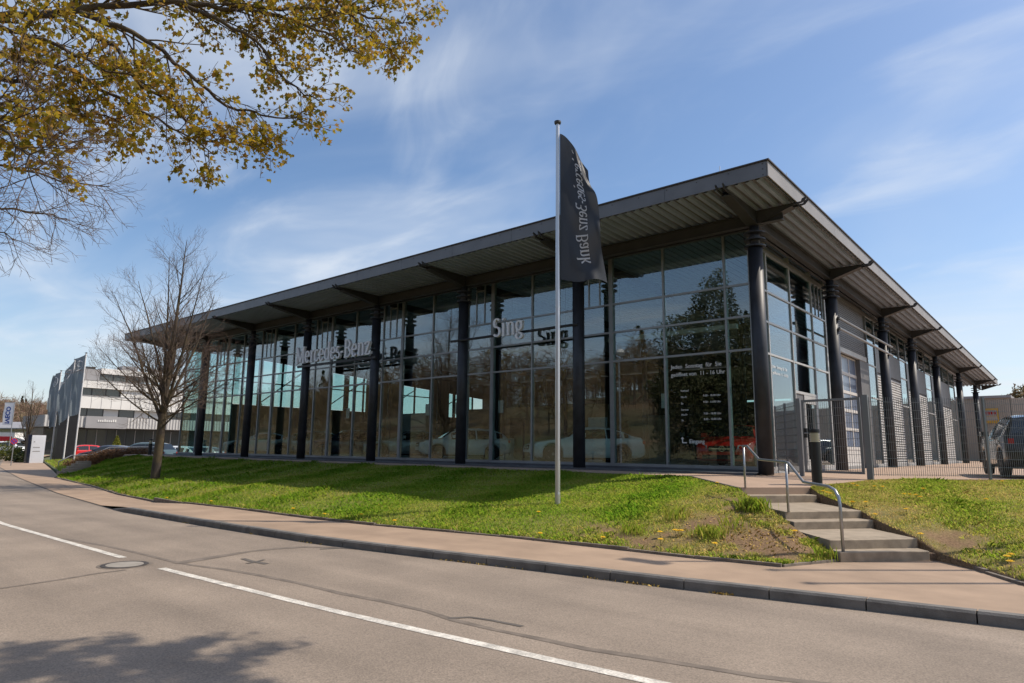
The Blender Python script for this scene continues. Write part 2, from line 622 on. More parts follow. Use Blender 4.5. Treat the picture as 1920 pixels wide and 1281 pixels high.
GLYPH = {
    'M': (0.76, [[(0.12, 0.0), (0.12, 0.72)], [(0.12, 0.72), (0.37, 0.04)], [(0.37, 0.04), (0.62, 0.72)], [(0.62, 0.72), (0.62, 0.0)],
                 _sf(0.12, 0.0), _sf(0.62, 0.0), _sf(0.08, 0.72, 0.05), _sf(0.66, 0.72, 0.05)]),
    'e': (0.40, [[(0.05, 0.27), (0.345, 0.27)], _arc(0.20, 0.25, 0.15, 0.25, 8, 318, 20)]),
    'r': (0.34, [[(0.12, 0), (0.12, 0.5)], _arc(0.27, 0.30, 0.15, 0.19, 170, 60, 8), _sf(0.12, 0.0), _sf(0.08, 0.5, 0.04)]),
    'c': (0.37, [_arc(0.20, 0.25, 0.15, 0.25, 48, 318, 18)]),
    'd': (0.47, [_arc(0.21, 0.25, 0.15, 0.25, 0, 360, 22), [(0.36, 0.0), (0.36, 0.76)], _sf(0.39, 0.0, 0.05), _sf(0.32, 0.76, 0.05)]),
    's': (0.33, [_arc(0.165, 0.375, 0.105, 0.125, 40, 250, 12) + _arc(0.165, 0.125, 0.12, 0.125, 90, -150, 12)]),
    '-': (0.26, [[(0.04, 0.235), (0.22, 0.235)], [(0.04, 0.265), (0.22, 0.265)]]),
    'B': (0.54, [[(0.12, 0), (0.12, 0.72)], [(0.04, 0.72), (0.24, 0.72)] + _arc(0.24, 0.55, 0.17, 0.17, 90, -90, 10) + [(0.12, 0.38)],
                 [(0.12, 0.38), (0.26, 0.38)] + _arc(0.26, 0.19, 0.20, 0.19, 90, -90, 10) + [(0.04, 0.0)]]),
    'n': (0.50, [[(0.12, 0), (0.12, 0.5)], [(0.12, 0.36)] + _arc(0.25, 0.36, 0.13, 0.14, 150, 0, 10) + [(0.38, 0.0)],
                 _sf(0.12, 0.0, 0.075), _sf(0.38, 0.0, 0.075), _sf(0.08, 0.5, 0.04)]),
    'z': (0.40, [[(0.05, 0.5), (0.33, 0.5)], [(0.32, 0.5), (0.06, 0.0)], [(0.05, 0.0), (0.35, 0.0)], [(0.05, 0.5), (0.05, 0.40)], [(0.35, 0.0), (0.35, 0.11)]]),
    'S': (0.46, [_arc(0.22, 0.545, 0.145, 0.175, 35, 250, 14) + _arc(0.22, 0.185, 0.16, 0.185, 90, -150, 14)]),
    'i': (0.25, [[(0.12, 0), (0.12, 0.5)], _sf(0.12, 0.0, 0.075), _sf(0.08, 0.5, 0.04), [(0.12, 0.63), (0.12, 0.71)]]),
    'g': (0.44, [_arc(0.19, 0.32, 0.13, 0.18, 0, 360, 18), [(0.29, 0.44), (0.38, 0.49)],
                 [(0.12, 0.16), (0.09, 0.08), (0.14, 0.03)] + _arc(0.20, -0.09, 0.15, 0.11, 75, -255, 18)]),
    'a': (0.43, [_arc(0.19, 0.36, 0.125, 0.14, 160, 0, 10) + [(0.315, 0.04), (0.39, 0.0)], _arc(0.19, 0.14, 0.125, 0.14, 75, 330, 14)]),
    'k': (0.48, [[(0.12, 0), (0.12, 0.76)], [(0.36, 0.5), (0.13, 0.22)], [(0.20, 0.29), (0.40, 0.0)], _sf(0.12, 0.0, 0.075), _sf(0.38, 0.0, 0.06), _sf(0.08, 0.76, 0.04), _sf(0.34, 0.5, 0.06)]),
    ' ': (0.24, []),
}


def glyph_strips(ch, thick=0.085, thin=0.034):
    """list of strips; each a list of (left, right) 2-D point pairs"""
    out = []
    for st in GLYPH[ch][1]:
        P = [np.array(p) for p in st]
        pairs = []
        for i, p in enumerate(P):
            d = P[min(i + 1, len(P) - 1)] - P[max(i - 1, 0)]
            d = d / (np.linalg.norm(d) + 1e-9)
            w = thin + (thick - thin) * abs(d[1]) ** 1.3
            nrm = np.array([-d[1], d[0]]) * w / 2
            pairs.append((p + nrm, p - nrm))
        out.append(pairs)
    return out


def interp(xs, ys, x):
    return float(np.interp(x, xs, ys))
# ------------------------------------------------------------------ setting: ground, road, footway, banks
rng = np.random.default_rng(7)
KX = [-160, -90, -54.7, -34.8, -21.1, -13.1, -8.0, -3.95, -1.29, 0.35, 2.81, 3.95, 4.84, 5.75, 12, 40, 120]
KY = [24, 2.5, -5.4, -8.77, -10.79, -11.62, -11.55, -11.38, -11.0, -10.72, -10.40, -10.16, -10.0, -9.86, -8.9, -5.2, 6]
IX = [-160, -90, -64, -45, -36, -33.9, -24.7, -19.0, -15.06, -12.77, -10.4, -6.77, -4.73, -1.71, -0.18, 2.04, 3.28]
IY = [28, 5.6, -0.2, -4.6, -6.75, -7.45, -8.6, -9.55, -9.9, -10.0, -9.8, -9.75, -9.55, -9.0, -8.9, -8.78, -8.61]
LX = [-160, -90, -54.7, -34.8, -21.1, -11.4, -8.0, -4.45, -3.43, 0.24, 1.09, 4.06, 12, 40, 120]
LY = [20.5, -0.8, -8.6, -11.9, -13.8, -14.48, -14.42, -14.36, -14.34, -14.14, -14.07, -13.78, -12.7, -9.0, 2.2]
ZR, ZF = -1.12, -1.0


def smooth_y(xs, ys):
    from_x = np.linspace(xs[0], xs[-1], 1400)
    y = np.interp(from_x, xs, ys)
    k = np.ones(9) / 9
    yp = np.concatenate([np.full(4, y[0]), y, np.full(4, y[-1])])
    return from_x, np.convolve(yp, k, 'valid')


KXs, KYs = smooth_y(KX, KY)
LXs, LYs = smooth_y(LX, LY)
yK = lambda x: float(np.interp(x, KXs, KYs))
yL = lambda x: float(np.interp(x, LXs, LYs))
yI = lambda x: float(np.interp(x, IX, IY))


def zF(x):
    return ZF - 0.105 * min(1, max(0, (-12.6 - x) / 2.2))


mb = MB()
mb.add([(-2500, -2500, -1.35), (2500, -2500, -1.35), (2500, 2500, -1.35), (-2500, 2500, -1.35)], [(0, 1, 2, 3)])
struct(mb.build('ground', 'field'))

xs = list(np.arange(-158, -60, 4.0)) + list(np.arange(-60, 14, 0.5)) + list(np.arange(14, 118, 4.0))
# road sheet between both kerbs
V, F = [], []
for i, x in enumerate(xs):
    V += [(x, yK(x) + 0.02, ZR), (x, yL(x) * 2 - yK(x) - 0.15, ZR)]
    if i:
        a = 2 * i
        F.append((a - 2, a - 1, a + 1, a))
mb = MB().add(V, F)
road = struct(mb.build('road', 'asphalt'))


def ribbon(name, pts, w, z, m, parent=None, jitter=0.0, seed=1):
    r = random.Random(seed)
    P = [np.array(p[:2]) for p in pts]
    V, F = [], []
    for i, p in enumerate(P):
        d = P[min(i + 1, len(P) - 1)] - P[max(i - 1, 0)]
        d = d / np.linalg.norm(d)
        nrm = np.array([-d[1], d[0]])
        ww = w[i] if hasattr(w, '__len__') else w
        a, b = ww / 2 + r.uniform(-jitter, jitter), ww / 2 + r.uniform(-jitter, jitter)
        V += [(*(p + nrm * a), z), (*(p - nrm * b), z)]
        if i:
            F.append((2 * i - 2, 2 * i - 1, 2 * i + 1, 2 * i))
    return MB().add(V, F).build(name, m, parent)


def line_pts(x0, x1, off=0.0, st=0.25):
    return [(x, yL(x) + off) for x in np.arange(x0, x1, st)]


ribbon('centre_line', line_pts(-62, -4.5), 0.115, ZR + 0.004, 'line_paint', road, 0.004)
ribbon('centre_line', line_pts(-3.40, 20), 0.115, ZR + 0.004, 'line_paint', road, 0.004, 2)
# tar seams and patches in the asphalt
PX = lambda pts: [on_z(a, b, ZR)[:2] for a, b in pts]
ribbon('tar_seam', PX([(120, 1010), (200, 1024), (270, 1040), (320, 1052), (360, 1060), (420, 1068), (480, 1078), (560, 1094), (640, 1113), (720, 1128), (800, 1147), (850, 1163), (930, 1182), (1010, 1198), (1100, 1217), (1200, 1232), (1300, 1248), (1420, 1268), (1600, 1290)]),
       0.085, ZR + 0.003, 'asphalt_seam', road, 0.012, 3)
ribbon('tar_seam', PX([(-40, 1108), (0, 1104), (60, 1095), (120, 1086), (180, 1076), (236, 1069)]), 0.07, ZR + 0.0035, 'asphalt_seam', road, 0.01, 4)
ribbon('tar_seam', PX([(330, 1057), (370, 1050), (420, 1042), (470, 1034), (520, 1029), (570, 1026), (640, 1027)]), [0.16, 0.20, 0.17, 0.13, 0.14, 0.18, 0.10], ZR + 0.0042, 'asphalt_seam', road, 0.02, 5)
ribbon('tar_seam', PX([(840, 1160), (880, 1158), (920, 1163), (980, 1175)]), 0.055, ZR + 0.0045, 'asphalt_dark', road, 0.01, 6)
ribbon('tar_patch', PX([(455, 1048), (470, 1053), (500, 1058)]), 0.10, ZR + 0.005, 'asphalt_dark', road, 0.02, 7)
ribbon('tar_patch', PX([(462, 1057), (480, 1054), (495, 1050)]), 0.07, ZR + 0.0055, 'asphalt_dark', road, 0.015, 8)
ribbon('tar_patch', PX([(600, 1030), (640, 1028), (670, 1030)]), 0.09, ZR + 0.005, 'asphalt_dark', road, 0.02, 9)
# road edge seam along the flush kerb at the left
ribbon('edge_seam', [(x, yK(x) - 0.01) for x in np.arange(-60, -13, 0.7)], 0.07, ZR + 0.004, 'asphalt_dark', road, 0.01, 10)

# manhole in the centre line
mhp = on_z(234, 1059.5, ZR)
mh = empty('manhole', (mhp[0], mhp[1], ZR))
tag(mh, 'round manhole cover with concrete middle set in the road centre line', 'manhole')
MB().lathe([(0.36, 0.0), (0.36, 0.003), (0.33, 0.003)], 32).build('surround', 'asphalt_seam', mh)
MB().lathe([(0.31, 0.0), (0.31, 0.009), (0.255, 0.009), (0.255, 0.006)], 32).build('ring_frame', 'cast_iron', mh)
MB().lathe([(0.245, 0.0), (0.245, 0.010), (0.001, 0.011)], 32).build('cover_plate', 'manhole_fill', mh)

# footway
V, F = [], []
fx = list(np.arange(-120, -60, 3.0)) + list(np.arange(-60, 3.3, 0.4))
for i, x in enumerate(fx):
    z = zF(x)
    V += [(x, yK(x), z), (x, yI(x) + 0.02, z)]
    if i:
        a = 2 * i
        F.append((a - 2, a, a + 1, a - 1))
mbf = MB().add(V, F)
# right-hand footway with the notch in front of the steps
poly = [(3.2, yK(3.2)), (4.2, yK(4.2)), (5.2, yK(5.2)), (6.0, yK(6.0)), (8, yK(8)), (12, yK(12)), (24, yK(24)), (24, -5.2), (12, -7.1), (8, -7.75), (7.0, -8.0), (6.45, -8.15), (5.99, -7.85), (5.54, -7.15), (4.87, -6.02),
        (4.75, -6.38), (3.80, -7.50), (3.70, -7.40), (3.28, -8.59), (3.2, -8.62)]
mbf.add([(p[0], p[1], ZF) for p in poly], [tuple(range(len(poly)))])
foot = struct(mbf.build('pavement', 'footway'))

# kerb stones, one metre each
kerb_parent = struct(MB().prism([(-12.8, yK(-12.8) + 0.0), (13, yK(13)), (13, yK(13) + 0.05), (-12.8, yK(-12.8) + 0.05)], ZR - 0.2, ZR - 0.1).build('kerb_foundation', 'concrete'))
x = -13.3
ki = 0
while x < 13.0:
    x2 = x + 0.985
    zt0, zt1 = zF(x) + 0.004, zF(x2) + 0.004
    if x < -12.4:
        zt0, zt1 = ZR + 0.03, ZF + 0.004
    dz = rng.uniform(-0.003, 0.003)
    p = [(x, yK(x) - 0.06), (x2, yK(x2) - 0.06), (x2, yK(x2) + 0.07), (x, yK(x) + 0.07)]
    m_ = MB()
    c = 0.025
    v = []
    for (xx, zt) in ((x, zt0), (x2, zt1)):
        yy = yK(xx)
        v += [(xx, yy - 0.075, ZR - 0.05), (xx, yy - 0.065, zt - c + dz), (xx, yy - 0.045, zt + dz), (xx, yy + 0.075, zt + dz), (xx, yy + 0.075, ZR - 0.05)]
    m_.add(v, [(0, 1, 6, 5), (1, 2, 7, 6), (2, 3, 8, 7), (3, 4, 9, 8), (0, 4, 3, 2, 1), (5, 6, 7, 8, 9)])
    m_.build('kerb_stone', 'kerb', kerb_parent)
    x += 1.0
    ki += 1

# edging stones between footway and bank
edge_parent = struct(MB().prism([(-20, yI(-20) + 0.05), (3, yI(3) + 0.05), (3, yI(3) + 0.08), (-20, yI(-20) + 0.08)], -1.25, -1.2).build('edging_foundation', 'concrete'))
er = random.Random(5)


def edging(p, q, z):
    d = np.array(q) - np.array(p)
    L = np.hypot(*d)
    n_ = max(1, int(round(L / 1.0)))
    for i in range(n_):
        a = np.array(p) + d * (i / n_) + d / L * 0.006
        b = np.array(p) + d * ((i + 1) / n_) - d / L * 0.006
        h = z + er.uniform(0.03, 0.055)
        MB().bar((*a, h - 0.09), (*b, h - 0.09 + er.uniform(-0.008, 0.008)), 0.06, 0.18).build('edging_stone', 'edging', edge_parent)


for k in range(len(IX) - 1):
    if IX[k] < -36 or IX[k] > 3.2:
        continue
    edging((IX[k], IY[k]), (IX[k + 1], IY[k + 1]), zF(IX[k + 1]))
edging((3.28, -8.59), (3.70, -7.55), ZF)
for a, b in (((4.90, -6.08), (5.52, -7.12)), ((5.52, -7.12), (5.97, -7.83)), ((5.97, -7.83), (6.45, -8.13)), ((6.45, -8.13), (8, -7.73)), ((8, -7.73), (12, -7.08))):
    edging(a, b, ZF)

# forecourt slabs (paved upper level round the hall, yard on the right)
fc = MB()
fc.prism([(-41.5, -1.6), (-1.4, -1.6), (0.6, -0.3), (0.6, 0.8), (-41.5, 0.8)], -1.3, [0.0, -0.05, -0.02, 0.0, 0.0])
fc.prism([(-1.4, -1.6), (0.97, -4.18), (1.96, -2.81), (2.6, -0.12), (0.6, -0.3)], -1.3, [-0.05, -0.155, -0.155, -0.03, -0.02])
yard = [(0.6, -0.3), (2.6, -0.12), (4.82, 2.07), (9.0, 6.3), (45, 42), (45, 110), (-40, 110), (-40, 43), (-0.3, 43), (-0.3, 0.8), (0.6, 0.8)]
fc.prism(yard, -1.3, [-0.02, -0.03] + [0.0] * 9)
forecourt = struct(fc.build('forecourt', 'paving'))
MB().prism([(-41.5, -1.66), (-1.42, -1.66), (-1.4, -1.6), (-41.5, -1.6)], -0.4, -0.055).build('edge_stone', 'edging', forecourt)
MB().bar((-1.4, -1.63, -0.13), (0.94, -4.20, -0.235), 0.06, 0.16).build('edge_stone', 'edging', forecourt)
# car park at the far left
lp = [(-44, -3.2), (-56, -1.0), (-72, 4.0), (-100, 13), (-160, 32), (-160, 120), (-43, 120)]
struct(MB().prism(lp, -1.34, -0.92).build('car_park', 'lot'))

# grass banks -------------------------------------------------------
TX = [-41.0, -38.0, -6, -1.4, 0.93, 2.2, 3.05, 3.68]
TY = [-1.68, -1.68, -1.68, -1.68, -4.24, -5.80, -6.85, -7.50]
TZ = [-0.12, -0.10, -0.07, -0.09, -0.20, -0.48, -0.72, -0.95]
BX = [-41.0, -36.0] + IX[5:] + [3.68]
BY = [-1.9, -5.4] + [y + 0.03 for y in IY[5:]] + [-7.60]


def bank_pt(x, v):
    yt, zt = interp(TX, TY, x), interp(TX, TZ, x)
    yb = interp(BX, BY, x)
    zb = zF(x) + 0.02 if x > -34 else interp([-41, -36, -34], [-0.14, -0.75, zF(-34)], x)
    if x > 3.2:
        zb = ZF + 0.02
    f = v ** 1.12
    f = f + 0.05 * math.sin(2 * math.pi * v) * (1 if x < 0 else 0.3)
    return (x, yt + (yb - yt) * v, zt + (zb - zt) * f)


def bump_z(x, y):
    return 0.03 * math.sin(1.7 * x + 0.6 * y) * math.sin(1.1 * y - 0.5 * x) + 0.015 * math.sin(5.1 * x + 1.3) * math.sin(4.3 * y)


soil_m = MATS['soil']


def ground_grass_mat():
    m = bpy.data.materials.new('bank_ground')
    m.use_nodes = True
    n, l = m.node_tree.nodes, m.node_tree.links
    b = n['Principled BSDF']
    b.inputs['Roughness'].default_value = 0.95
    b.inputs['Specular IOR Level'].default_value = 0.1
    a = n.new('ShaderNodeAttribute')
    a.attribute_name = 'soil'
    g = n.new('ShaderNodeNewGeometry')
    nz = n.new('ShaderNodeTexNoise')
    nz.inputs['Scale'].default_value = 6
    nz.inputs['Detail'].default_value = 6
    l.new(g.outputs['Position'], nz.inputs['Vector'])
    rp = n.new('ShaderNodeValToRGB')
    rp.color_ramp.elements[0].color = (0.11, 0.16, 0.022, 1)
    rp.color_ramp.elements[0].position = 0.3
    rp.color_ramp.elements[1].color = (0.27, 0.24, 0.075, 1)
    rp.color_ramp.elements[1].position = 0.7
    l.new(nz.outputs[0], rp.inputs[0])
    rs = n.new('ShaderNodeValToRGB')
    rs.color_ramp.elements[0].color = (0.13, 0.082, 0.045, 1)
    rs.color_ramp.elements[0].position = 0.3
    rs.color_ramp.elements[1].color = (0.29, 0.19, 0.11, 1)
    rs.color_ramp.elements[1].position = 0.7
    n2 = n.new('ShaderNodeTexNoise')
    n2.inputs['Scale'].default_value = 28
    n2.inputs['Detail'].default_value = 5
    l.new(g.outputs['Position'], n2.inputs['Vector'])
    l.new(n2.outputs[0], rs.inputs[0])
    mx = n.new('ShaderNodeMix')
    mx.data_type = 'RGBA'
    l.new(a.outputs['Fac'], mx.inputs[0])
    l.new(rp.outputs[0], mx.inputs[6])
    l.new(rs.outputs[0], mx.inputs[7])
    l.new(mx.outputs[2], b.inputs['Base Color'])
    bp = n.new('ShaderNodeBump')
    bp.inputs['Strength'].default_value = 0.7
    bp.inputs['Distance'].default_value = 0.03
    l.new(n2.outputs[0], bp.inputs['Height'])
    l.new(bp.outputs[0], b.inputs['Normal'])
    MATS['bank_ground'] = m


ground_grass_mat()


def soilness(x, y):
    """0 lawn .. 1 bare earth: worn ground beside the steps"""
    s = 0.0
    for cx, cy, rx, ry, k in ((2.4, -7.4, 1.5, 1.3, 1.5), (0.9, -8.1, 1.8, 0.8, 0.9), (1.6, -5.5, 1.1, 1.2, 1.0), (3.3, -7.9, 0.7, 0.7, 1.4), (5.0, -5.7, 0.7, 1.4, 1.0), (5.8, -6.9, 0.9, 0.7, 0.8), (3.9, -4.3, 0.6, 1.0, 0.6),
                              (0.2, -8.0, 1.4, 0.8, 0.35), (2.9, -3.6, 0.8, 0.5, 0.4)):
        d = ((x - cx) / rx) ** 2 + ((y - cy) / ry) ** 2
        s = max(s, k * math.exp(-d))
    s *= 0.80 + 0.45 * math.sin(3.1 * x + 1.3 * y) * math.sin(2.3 * y - 1.1 * x + 0.7) + 0.45 * math.sin(8.3 * x + 2.2 * y) * math.sin(7.1 * y - 3.7 * x + 2.0)
    return min(1.0, max(0.0, s))


def bank_mesh(name, fn, us, nv):
    V, F, Sx = [], [], []
    for i, u in enumerate(us):
        for j in range(nv + 2):          # the last row drops as an earth skirt
            p = fn(u, min(1.0, j / nv))
            w = math.sin(math.pi * min(1.0, j / nv))
            V.append((p[0], p[1], p[2] + bump_z(p[0], p[1]) * w - (0.45 if j > nv else 0)))
            Sx.append(soilness(p[0], p[1]) if j < nv else 1.0)
            if i and j:
                a = i * (nv + 2) + j
                F.append((a, a - 1, a - nv - 3, a - nv - 2))
    me = np_mesh(name, V, F)
    at_ = me.attributes.new('soil', 'FLOAT', 'POINT')
    at_.data.foreach_set('value', np.array(Sx, dtype=np.float32))
    me.polygons.foreach_set('use_smooth', [True] * len(me.polygons))
    return place(name, me, 'bank_ground')


us = list(np.arange(-41, -12, 0.5)) + list(np.arange(-12, 3.68, 0.16)) + [3.68]
struct(bank_mesh('grass_bank', bank_pt, us, 36))

# right bank: between steps, fence line and footway
RTX = [1.98, 2.6, 4.82, 9.0, 13]
RTY = [-2.75, -0.14, 2.03, 6.2, 10]
RTZ = [-0.17, -0.06, -0.03, -0.03, -0.03]
RBX = [1.98, 2.24, 3.44, 3.70, 4.55, 4.83, 5.55, 6.0, 6.45, 8, 13]
RBY = [-2.83, -3.0, -4.70, -4.92, -6.10, -6.34, -7.10, -7.80, -8.08, -7.68, -6.9]
RBZ = [-0.17, -0.29, -0.46, -0.58, -0.72, -0.88, -0.96, -0.96, -0.96, -0.96, -0.96]


def rbank_pt(x, v):
    yt, zt = interp(RTX, RTY, x), interp(RTX, RTZ, x)
    yb, zb = interp(RBX, RBY, x), interp(RBX, RBZ, x)
    f = v ** 1.35
    return (x, yt + (yb - yt) * v, zt + (zb - zt) * f)


struct(bank_mesh('grass_bank', rbank_pt, list(np.arange(1.98, 8, 0.14)) + list(np.arange(8, 13, 0.5)), 40))
# small lawn at the far left by the flags and lawn across
lawn_l = [(-38.5, -5.9), (-45, -4.45), (-64, -0.1), (-75, 2.4), (-72, 4.0), (-56, -1.0), (-44, -3.2)]
ll = MB()
ll.prism(lawn_l, -1.34, [-1.02, -1.05, -1.05, -1.0, -0.9, -0.9, -0.9])
struct(ll.build('lawn', 'field'))
MB().build
# verge and footway on the near side, hillside beyond
V, F = [], []
for i, x in enumerate(xs):
    y0 = yL(x) * 2 - yK(x) - 0.10
    V += [(x, y0, ZR + 0.09), (x, y0 - 2.4, ZR + 0.09), (x, y0 - 2.42, ZR + 0.06), (x, y0 - 12, ZR + 0.4)]
    if i:
        a = 4 * i
        F += [(a - 4, a - 3, a + 1, a)]
near = struct(MB().add(V, F).build('near_pavement', 'footway'))
F2 = []
for i in range(1, len(xs)):
    a = 4 * i
    F2 += [(a - 2, a - 1, a + 3, a + 2)]
struct(MB().add(V, F2).build('near_verge', 'field'))

hv, hf = [], []
hx = np.linspace(-420, 220, 65)
hy = np.concatenate([np.linspace(-27, -60, 12), np.linspace(-70, -330, 22)])


def hill_z(x, y):
    t = -y - 27
    base = 0.30 * t if t < 60 else 18 + 0.20 * (t - 60)
    base *= 0.62 + 0.25 * math.sin(x * 0.011 + 0.6)
    return -1.0 + max(0, base) + 1.5 * math.sin(x * 0.05) * min(1, t / 40)


for i, x in enumerate(hx):
    for j, y in enumerate(hy):
        hv.append((x, y, hill_z(x, y) if j else -1.3))
        if i and j:
            a = i * len(hy) + j
            hf.append((a, a - 1, a - len(hy) - 1, a - len(hy)))
me = np_mesh('hillside', hv, hf)
me.polygons.foreach_set('use_smooth', [True] * len(me.polygons))
struct(place('hillside', me, 'leaf_litter'))
# far hills to the left and behind
hv, hf = [], []
for i in range(81):
    ang = R(-70 + 280 * i / 80)
    for j in range(9):
        rr = 260 + j * 45
        h = [-1.3, 5, 10, 13.5, 16, 17.5, 18, 18, 16][j] * (0.85 + 0.2 * math.sin(ang * 7) + 0.1 * math.sin(ang * 17 + 1))
        if j == 0:
            h = -1.3
        if 80 < math.degrees(ang) < 140:
            h *= 0.45 if j else 1
        hv.append((rr * math.cos(ang), rr * math.sin(ang), h))
        if i and j:
            a = i * 9 + j
            hf.append((a, a - 1, a - 10, a - 9))
me = np_mesh('hills', hv, hf)
me.polygons.foreach_set('use_smooth', [True] * len(me.polygons))
struct(place('hills', me, 'leaf_litter'))
# ------------------------------------------------------------------ the glass showroom hall
hall = empty('showroom_hall', (-20, 1.0, 0))
tag(hall, 'long glass showroom hall with dark round columns under a wide flat overhanging roof', 'building')
OFF = (20, -1.0, 0)   # children are modelled in world coordinates


def hp(mb, name, m, smooth=False, parent=None):
    o = mb.build(name, m, parent or hall, smooth)
    if parent is None:
        o.location = OFF
    return o


COLX = [0.0] + [-(6.21 + 5.62 * k) for k in range(7)]
COLY = [7.49, 15.70, 22.43, 30.10, 40.0, 49.6]
SL = 0.0135
ZT = lambda y: 7.98 - SL * (y + 2.25)
ZS = lambda y: ZT(y) - 0.40
XR, XLft, YF, YB = 1.23, -41.7, -2.25, 54.3

# roof
top = MB()
top.add([(XLft + 0.02, YF + 0.02, ZT(YF) - 0.02), (XR - 0.02, YF + 0.02, ZT(YF) - 0.02), (XR - 0.02, YB - 0.02, ZT(YB) - 0.02), (XLft + 0.02, YB - 0.02, ZT(YB) - 0.02),
         (XLft + 0.02, YF + 0.02, ZT(YF) - 0.36), (XR - 0.02, YF + 0.02, ZT(YF) - 0.36), (XR - 0.02, YB - 0.02, ZT(YB) - 0.36), (XLft + 0.02, YB - 0.02, ZT(YB) - 0.36)],
        [(0, 1, 2, 3), (7, 6, 5, 4), (0, 4, 5, 1), (1, 5, 6, 2), (2, 6, 7, 3), (3, 7, 4, 0)])
roof = hp(top, 'roof', 'fascia')
# ribbed metal soffit, ribs run front to back
V, F = [], []
x = XLft + 0.04
prof = [(0.0, 0.0), (0.10, 0.0), (0.13, 0.10), (0.25, 0.10), (0.28, 0.0)]
px_ = []
while x < XR - 0.32:
    for a, b in prof[:-1]:
        px_.append((x + a, b))
    x += 0.28
px_.append((x, 0.0))
for i, (xx, dz) in enumerate(px_):
    V += [(xx, YF + 0.04, ZS(YF) + dz - 0.05), (xx, YB - 0.04, ZS(YB) + dz - 0.05)]
    if i:
        F.append((2 * i - 2, 2 * i - 1, 2 * i + 1, 2 * i))
soff = MB().add(V, F).build('soffit', 'soffit', roof)
fr = random.Random(3)


def fascia_run(a, b, name, m, n_):
    a, b = np.array(a), np.array(b)
    d = (b - a)
    L = np.linalg.norm(d)
    for i in range(n_):
        p = a + d * (i / n_) + d / L * 0.004
        q = a + d * ((i + 1) / n_) - d / L * 0.004
        p = (p[0], p[1], ZT(p[1]) - 0.225)
        q = (q[0], q[1], ZT(q[1]) - 0.225)
        MB().bar(p, q, 0.03, 0.41).build(name, m, roof)


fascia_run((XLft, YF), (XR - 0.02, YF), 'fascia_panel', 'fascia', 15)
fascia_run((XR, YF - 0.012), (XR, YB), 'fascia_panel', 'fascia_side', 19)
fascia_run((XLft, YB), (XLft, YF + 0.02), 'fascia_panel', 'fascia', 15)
dr = MB()
dr.bar((XLft - 0.03, YF - 0.02, ZT(YF) + 0.0), (XR + 0.03, YF - 0.02, ZT(YF) + 0.0), 0.07, 0.035)
dr.bar((XR + 0.02, YF - 0.055, ZT(YF) + 0.002), (XR + 0.02, YB, ZT(YB) + 0.002), 0.075, 0.035)
dr.build('drip_edge', 'drip', roof)
# rivets near the corner
rv = MB()
for k in range(28):
    for zz in ((0.09,) if k else (0.06, 0.2, 0.36)):
        rv.box(XR - 0.9 * k - 0.13, XR - 0.9 * k - 0.10, YF - 0.021, YF - 0.014, ZT(YF) - zz - 0.03, ZT(YF) - zz)
rv.build('rivets', 'drip', roof)['kind'] = 'stuff'
for px_, py_ in ((XR - 1.25, YF), (XR + 0.0, -0.75)):
    MB().tube([(px_, py_, ZT(py_) - 0.1), (px_, py_, ZT(py_) + 0.18)], 0.012, 5).build('lightning_rod', 'pole_alu', roof)

# edge beams


def ibeam(mb, a, b, h=0.36, w=0.20):
    a, b = np.array(a, float), np.array(b, float)
    mb.bar(a + (0, 0, h / 2 - 0.012), b + (0, 0, h / 2 - 0.012), w, 0.022)
    mb.bar(a - (0, 0, h / 2 - 0.012), b - (0, 0, h / 2 - 0.012), w, 0.022)
    mb.bar(a, b, 0.02, h - 0.05)


bm_ = MB()
ibeam(bm_, (XLft + 0.5, 0, ZS(0) - 0.27), (XR - 0.4, 0, ZS(0) - 0.27))
hp(bm_, 'edge_beam', 'steel_beam')
bm_ = MB()
ibeam(bm_, (0.0, 0.12, ZS(0.12) - 0.28), (0.0, YB - 0.5, ZS(YB) - 0.28))
hp(bm_, 'edge_beam', 'steel_beam')
bm_ = MB()   # secondary beam with web openings close to the glass
ibeam(bm_, (XLft + 0.5, 0.55, ZS(0.5) - 0.22), (-0.35, 0.55, ZS(0.5) - 0.22), 0.26, 0.1)
hp(bm_, 'purlin', 'steel_beam')
bm_ = MB()
ibeam(bm_, (-0.32, 0.62, ZS(0.5) - 0.22), (-0.32, 42, ZS(42) - 0.22), 0.26, 0.1)
hp(bm_, 'purlin', 'steel_beam')
for k, cx in enumerate(COLX):
    bm_ = MB()
    ibeam(bm_, (cx - (0.003 if k else 0.30), 0.75, ZS(0.7) - 0.26), (cx - (0.003 if k else 0.30), 42, ZS(42) - 0.26), 0.3, 0.16)
    if k:
        hp(bm_, 'rafter', 'steel_beam')

# cantilever brackets


def bracket(mb, tip, side, zoff):
    """profile in (t, z): t runs outwards from the column"""
    e = tip
    top_z = -0.045
    prof = [(0.05, -0.47), (e - 0.42, -0.13), (e - 0.10, -0.10), (e + 0.02, 0.02), (e + 0.0, 0.05), (e - 0.11, 0.02), (e - 0.14, top_z - 0.01), (0.05, top_z)]
    n_ = len(prof)
    vs = []
    for s in (-side / 2, side / 2):
        vs += [(t, s, z + zoff) for t, z in prof]
    fs = [tuple(range(n_)), tuple(range(2 * n_ - 1, n_ - 1, -1))] + [(i, n_ + i, n_ + (i + 1) % n_, (i + 1) % n_) for i in range(n_)]
    return vs, fs


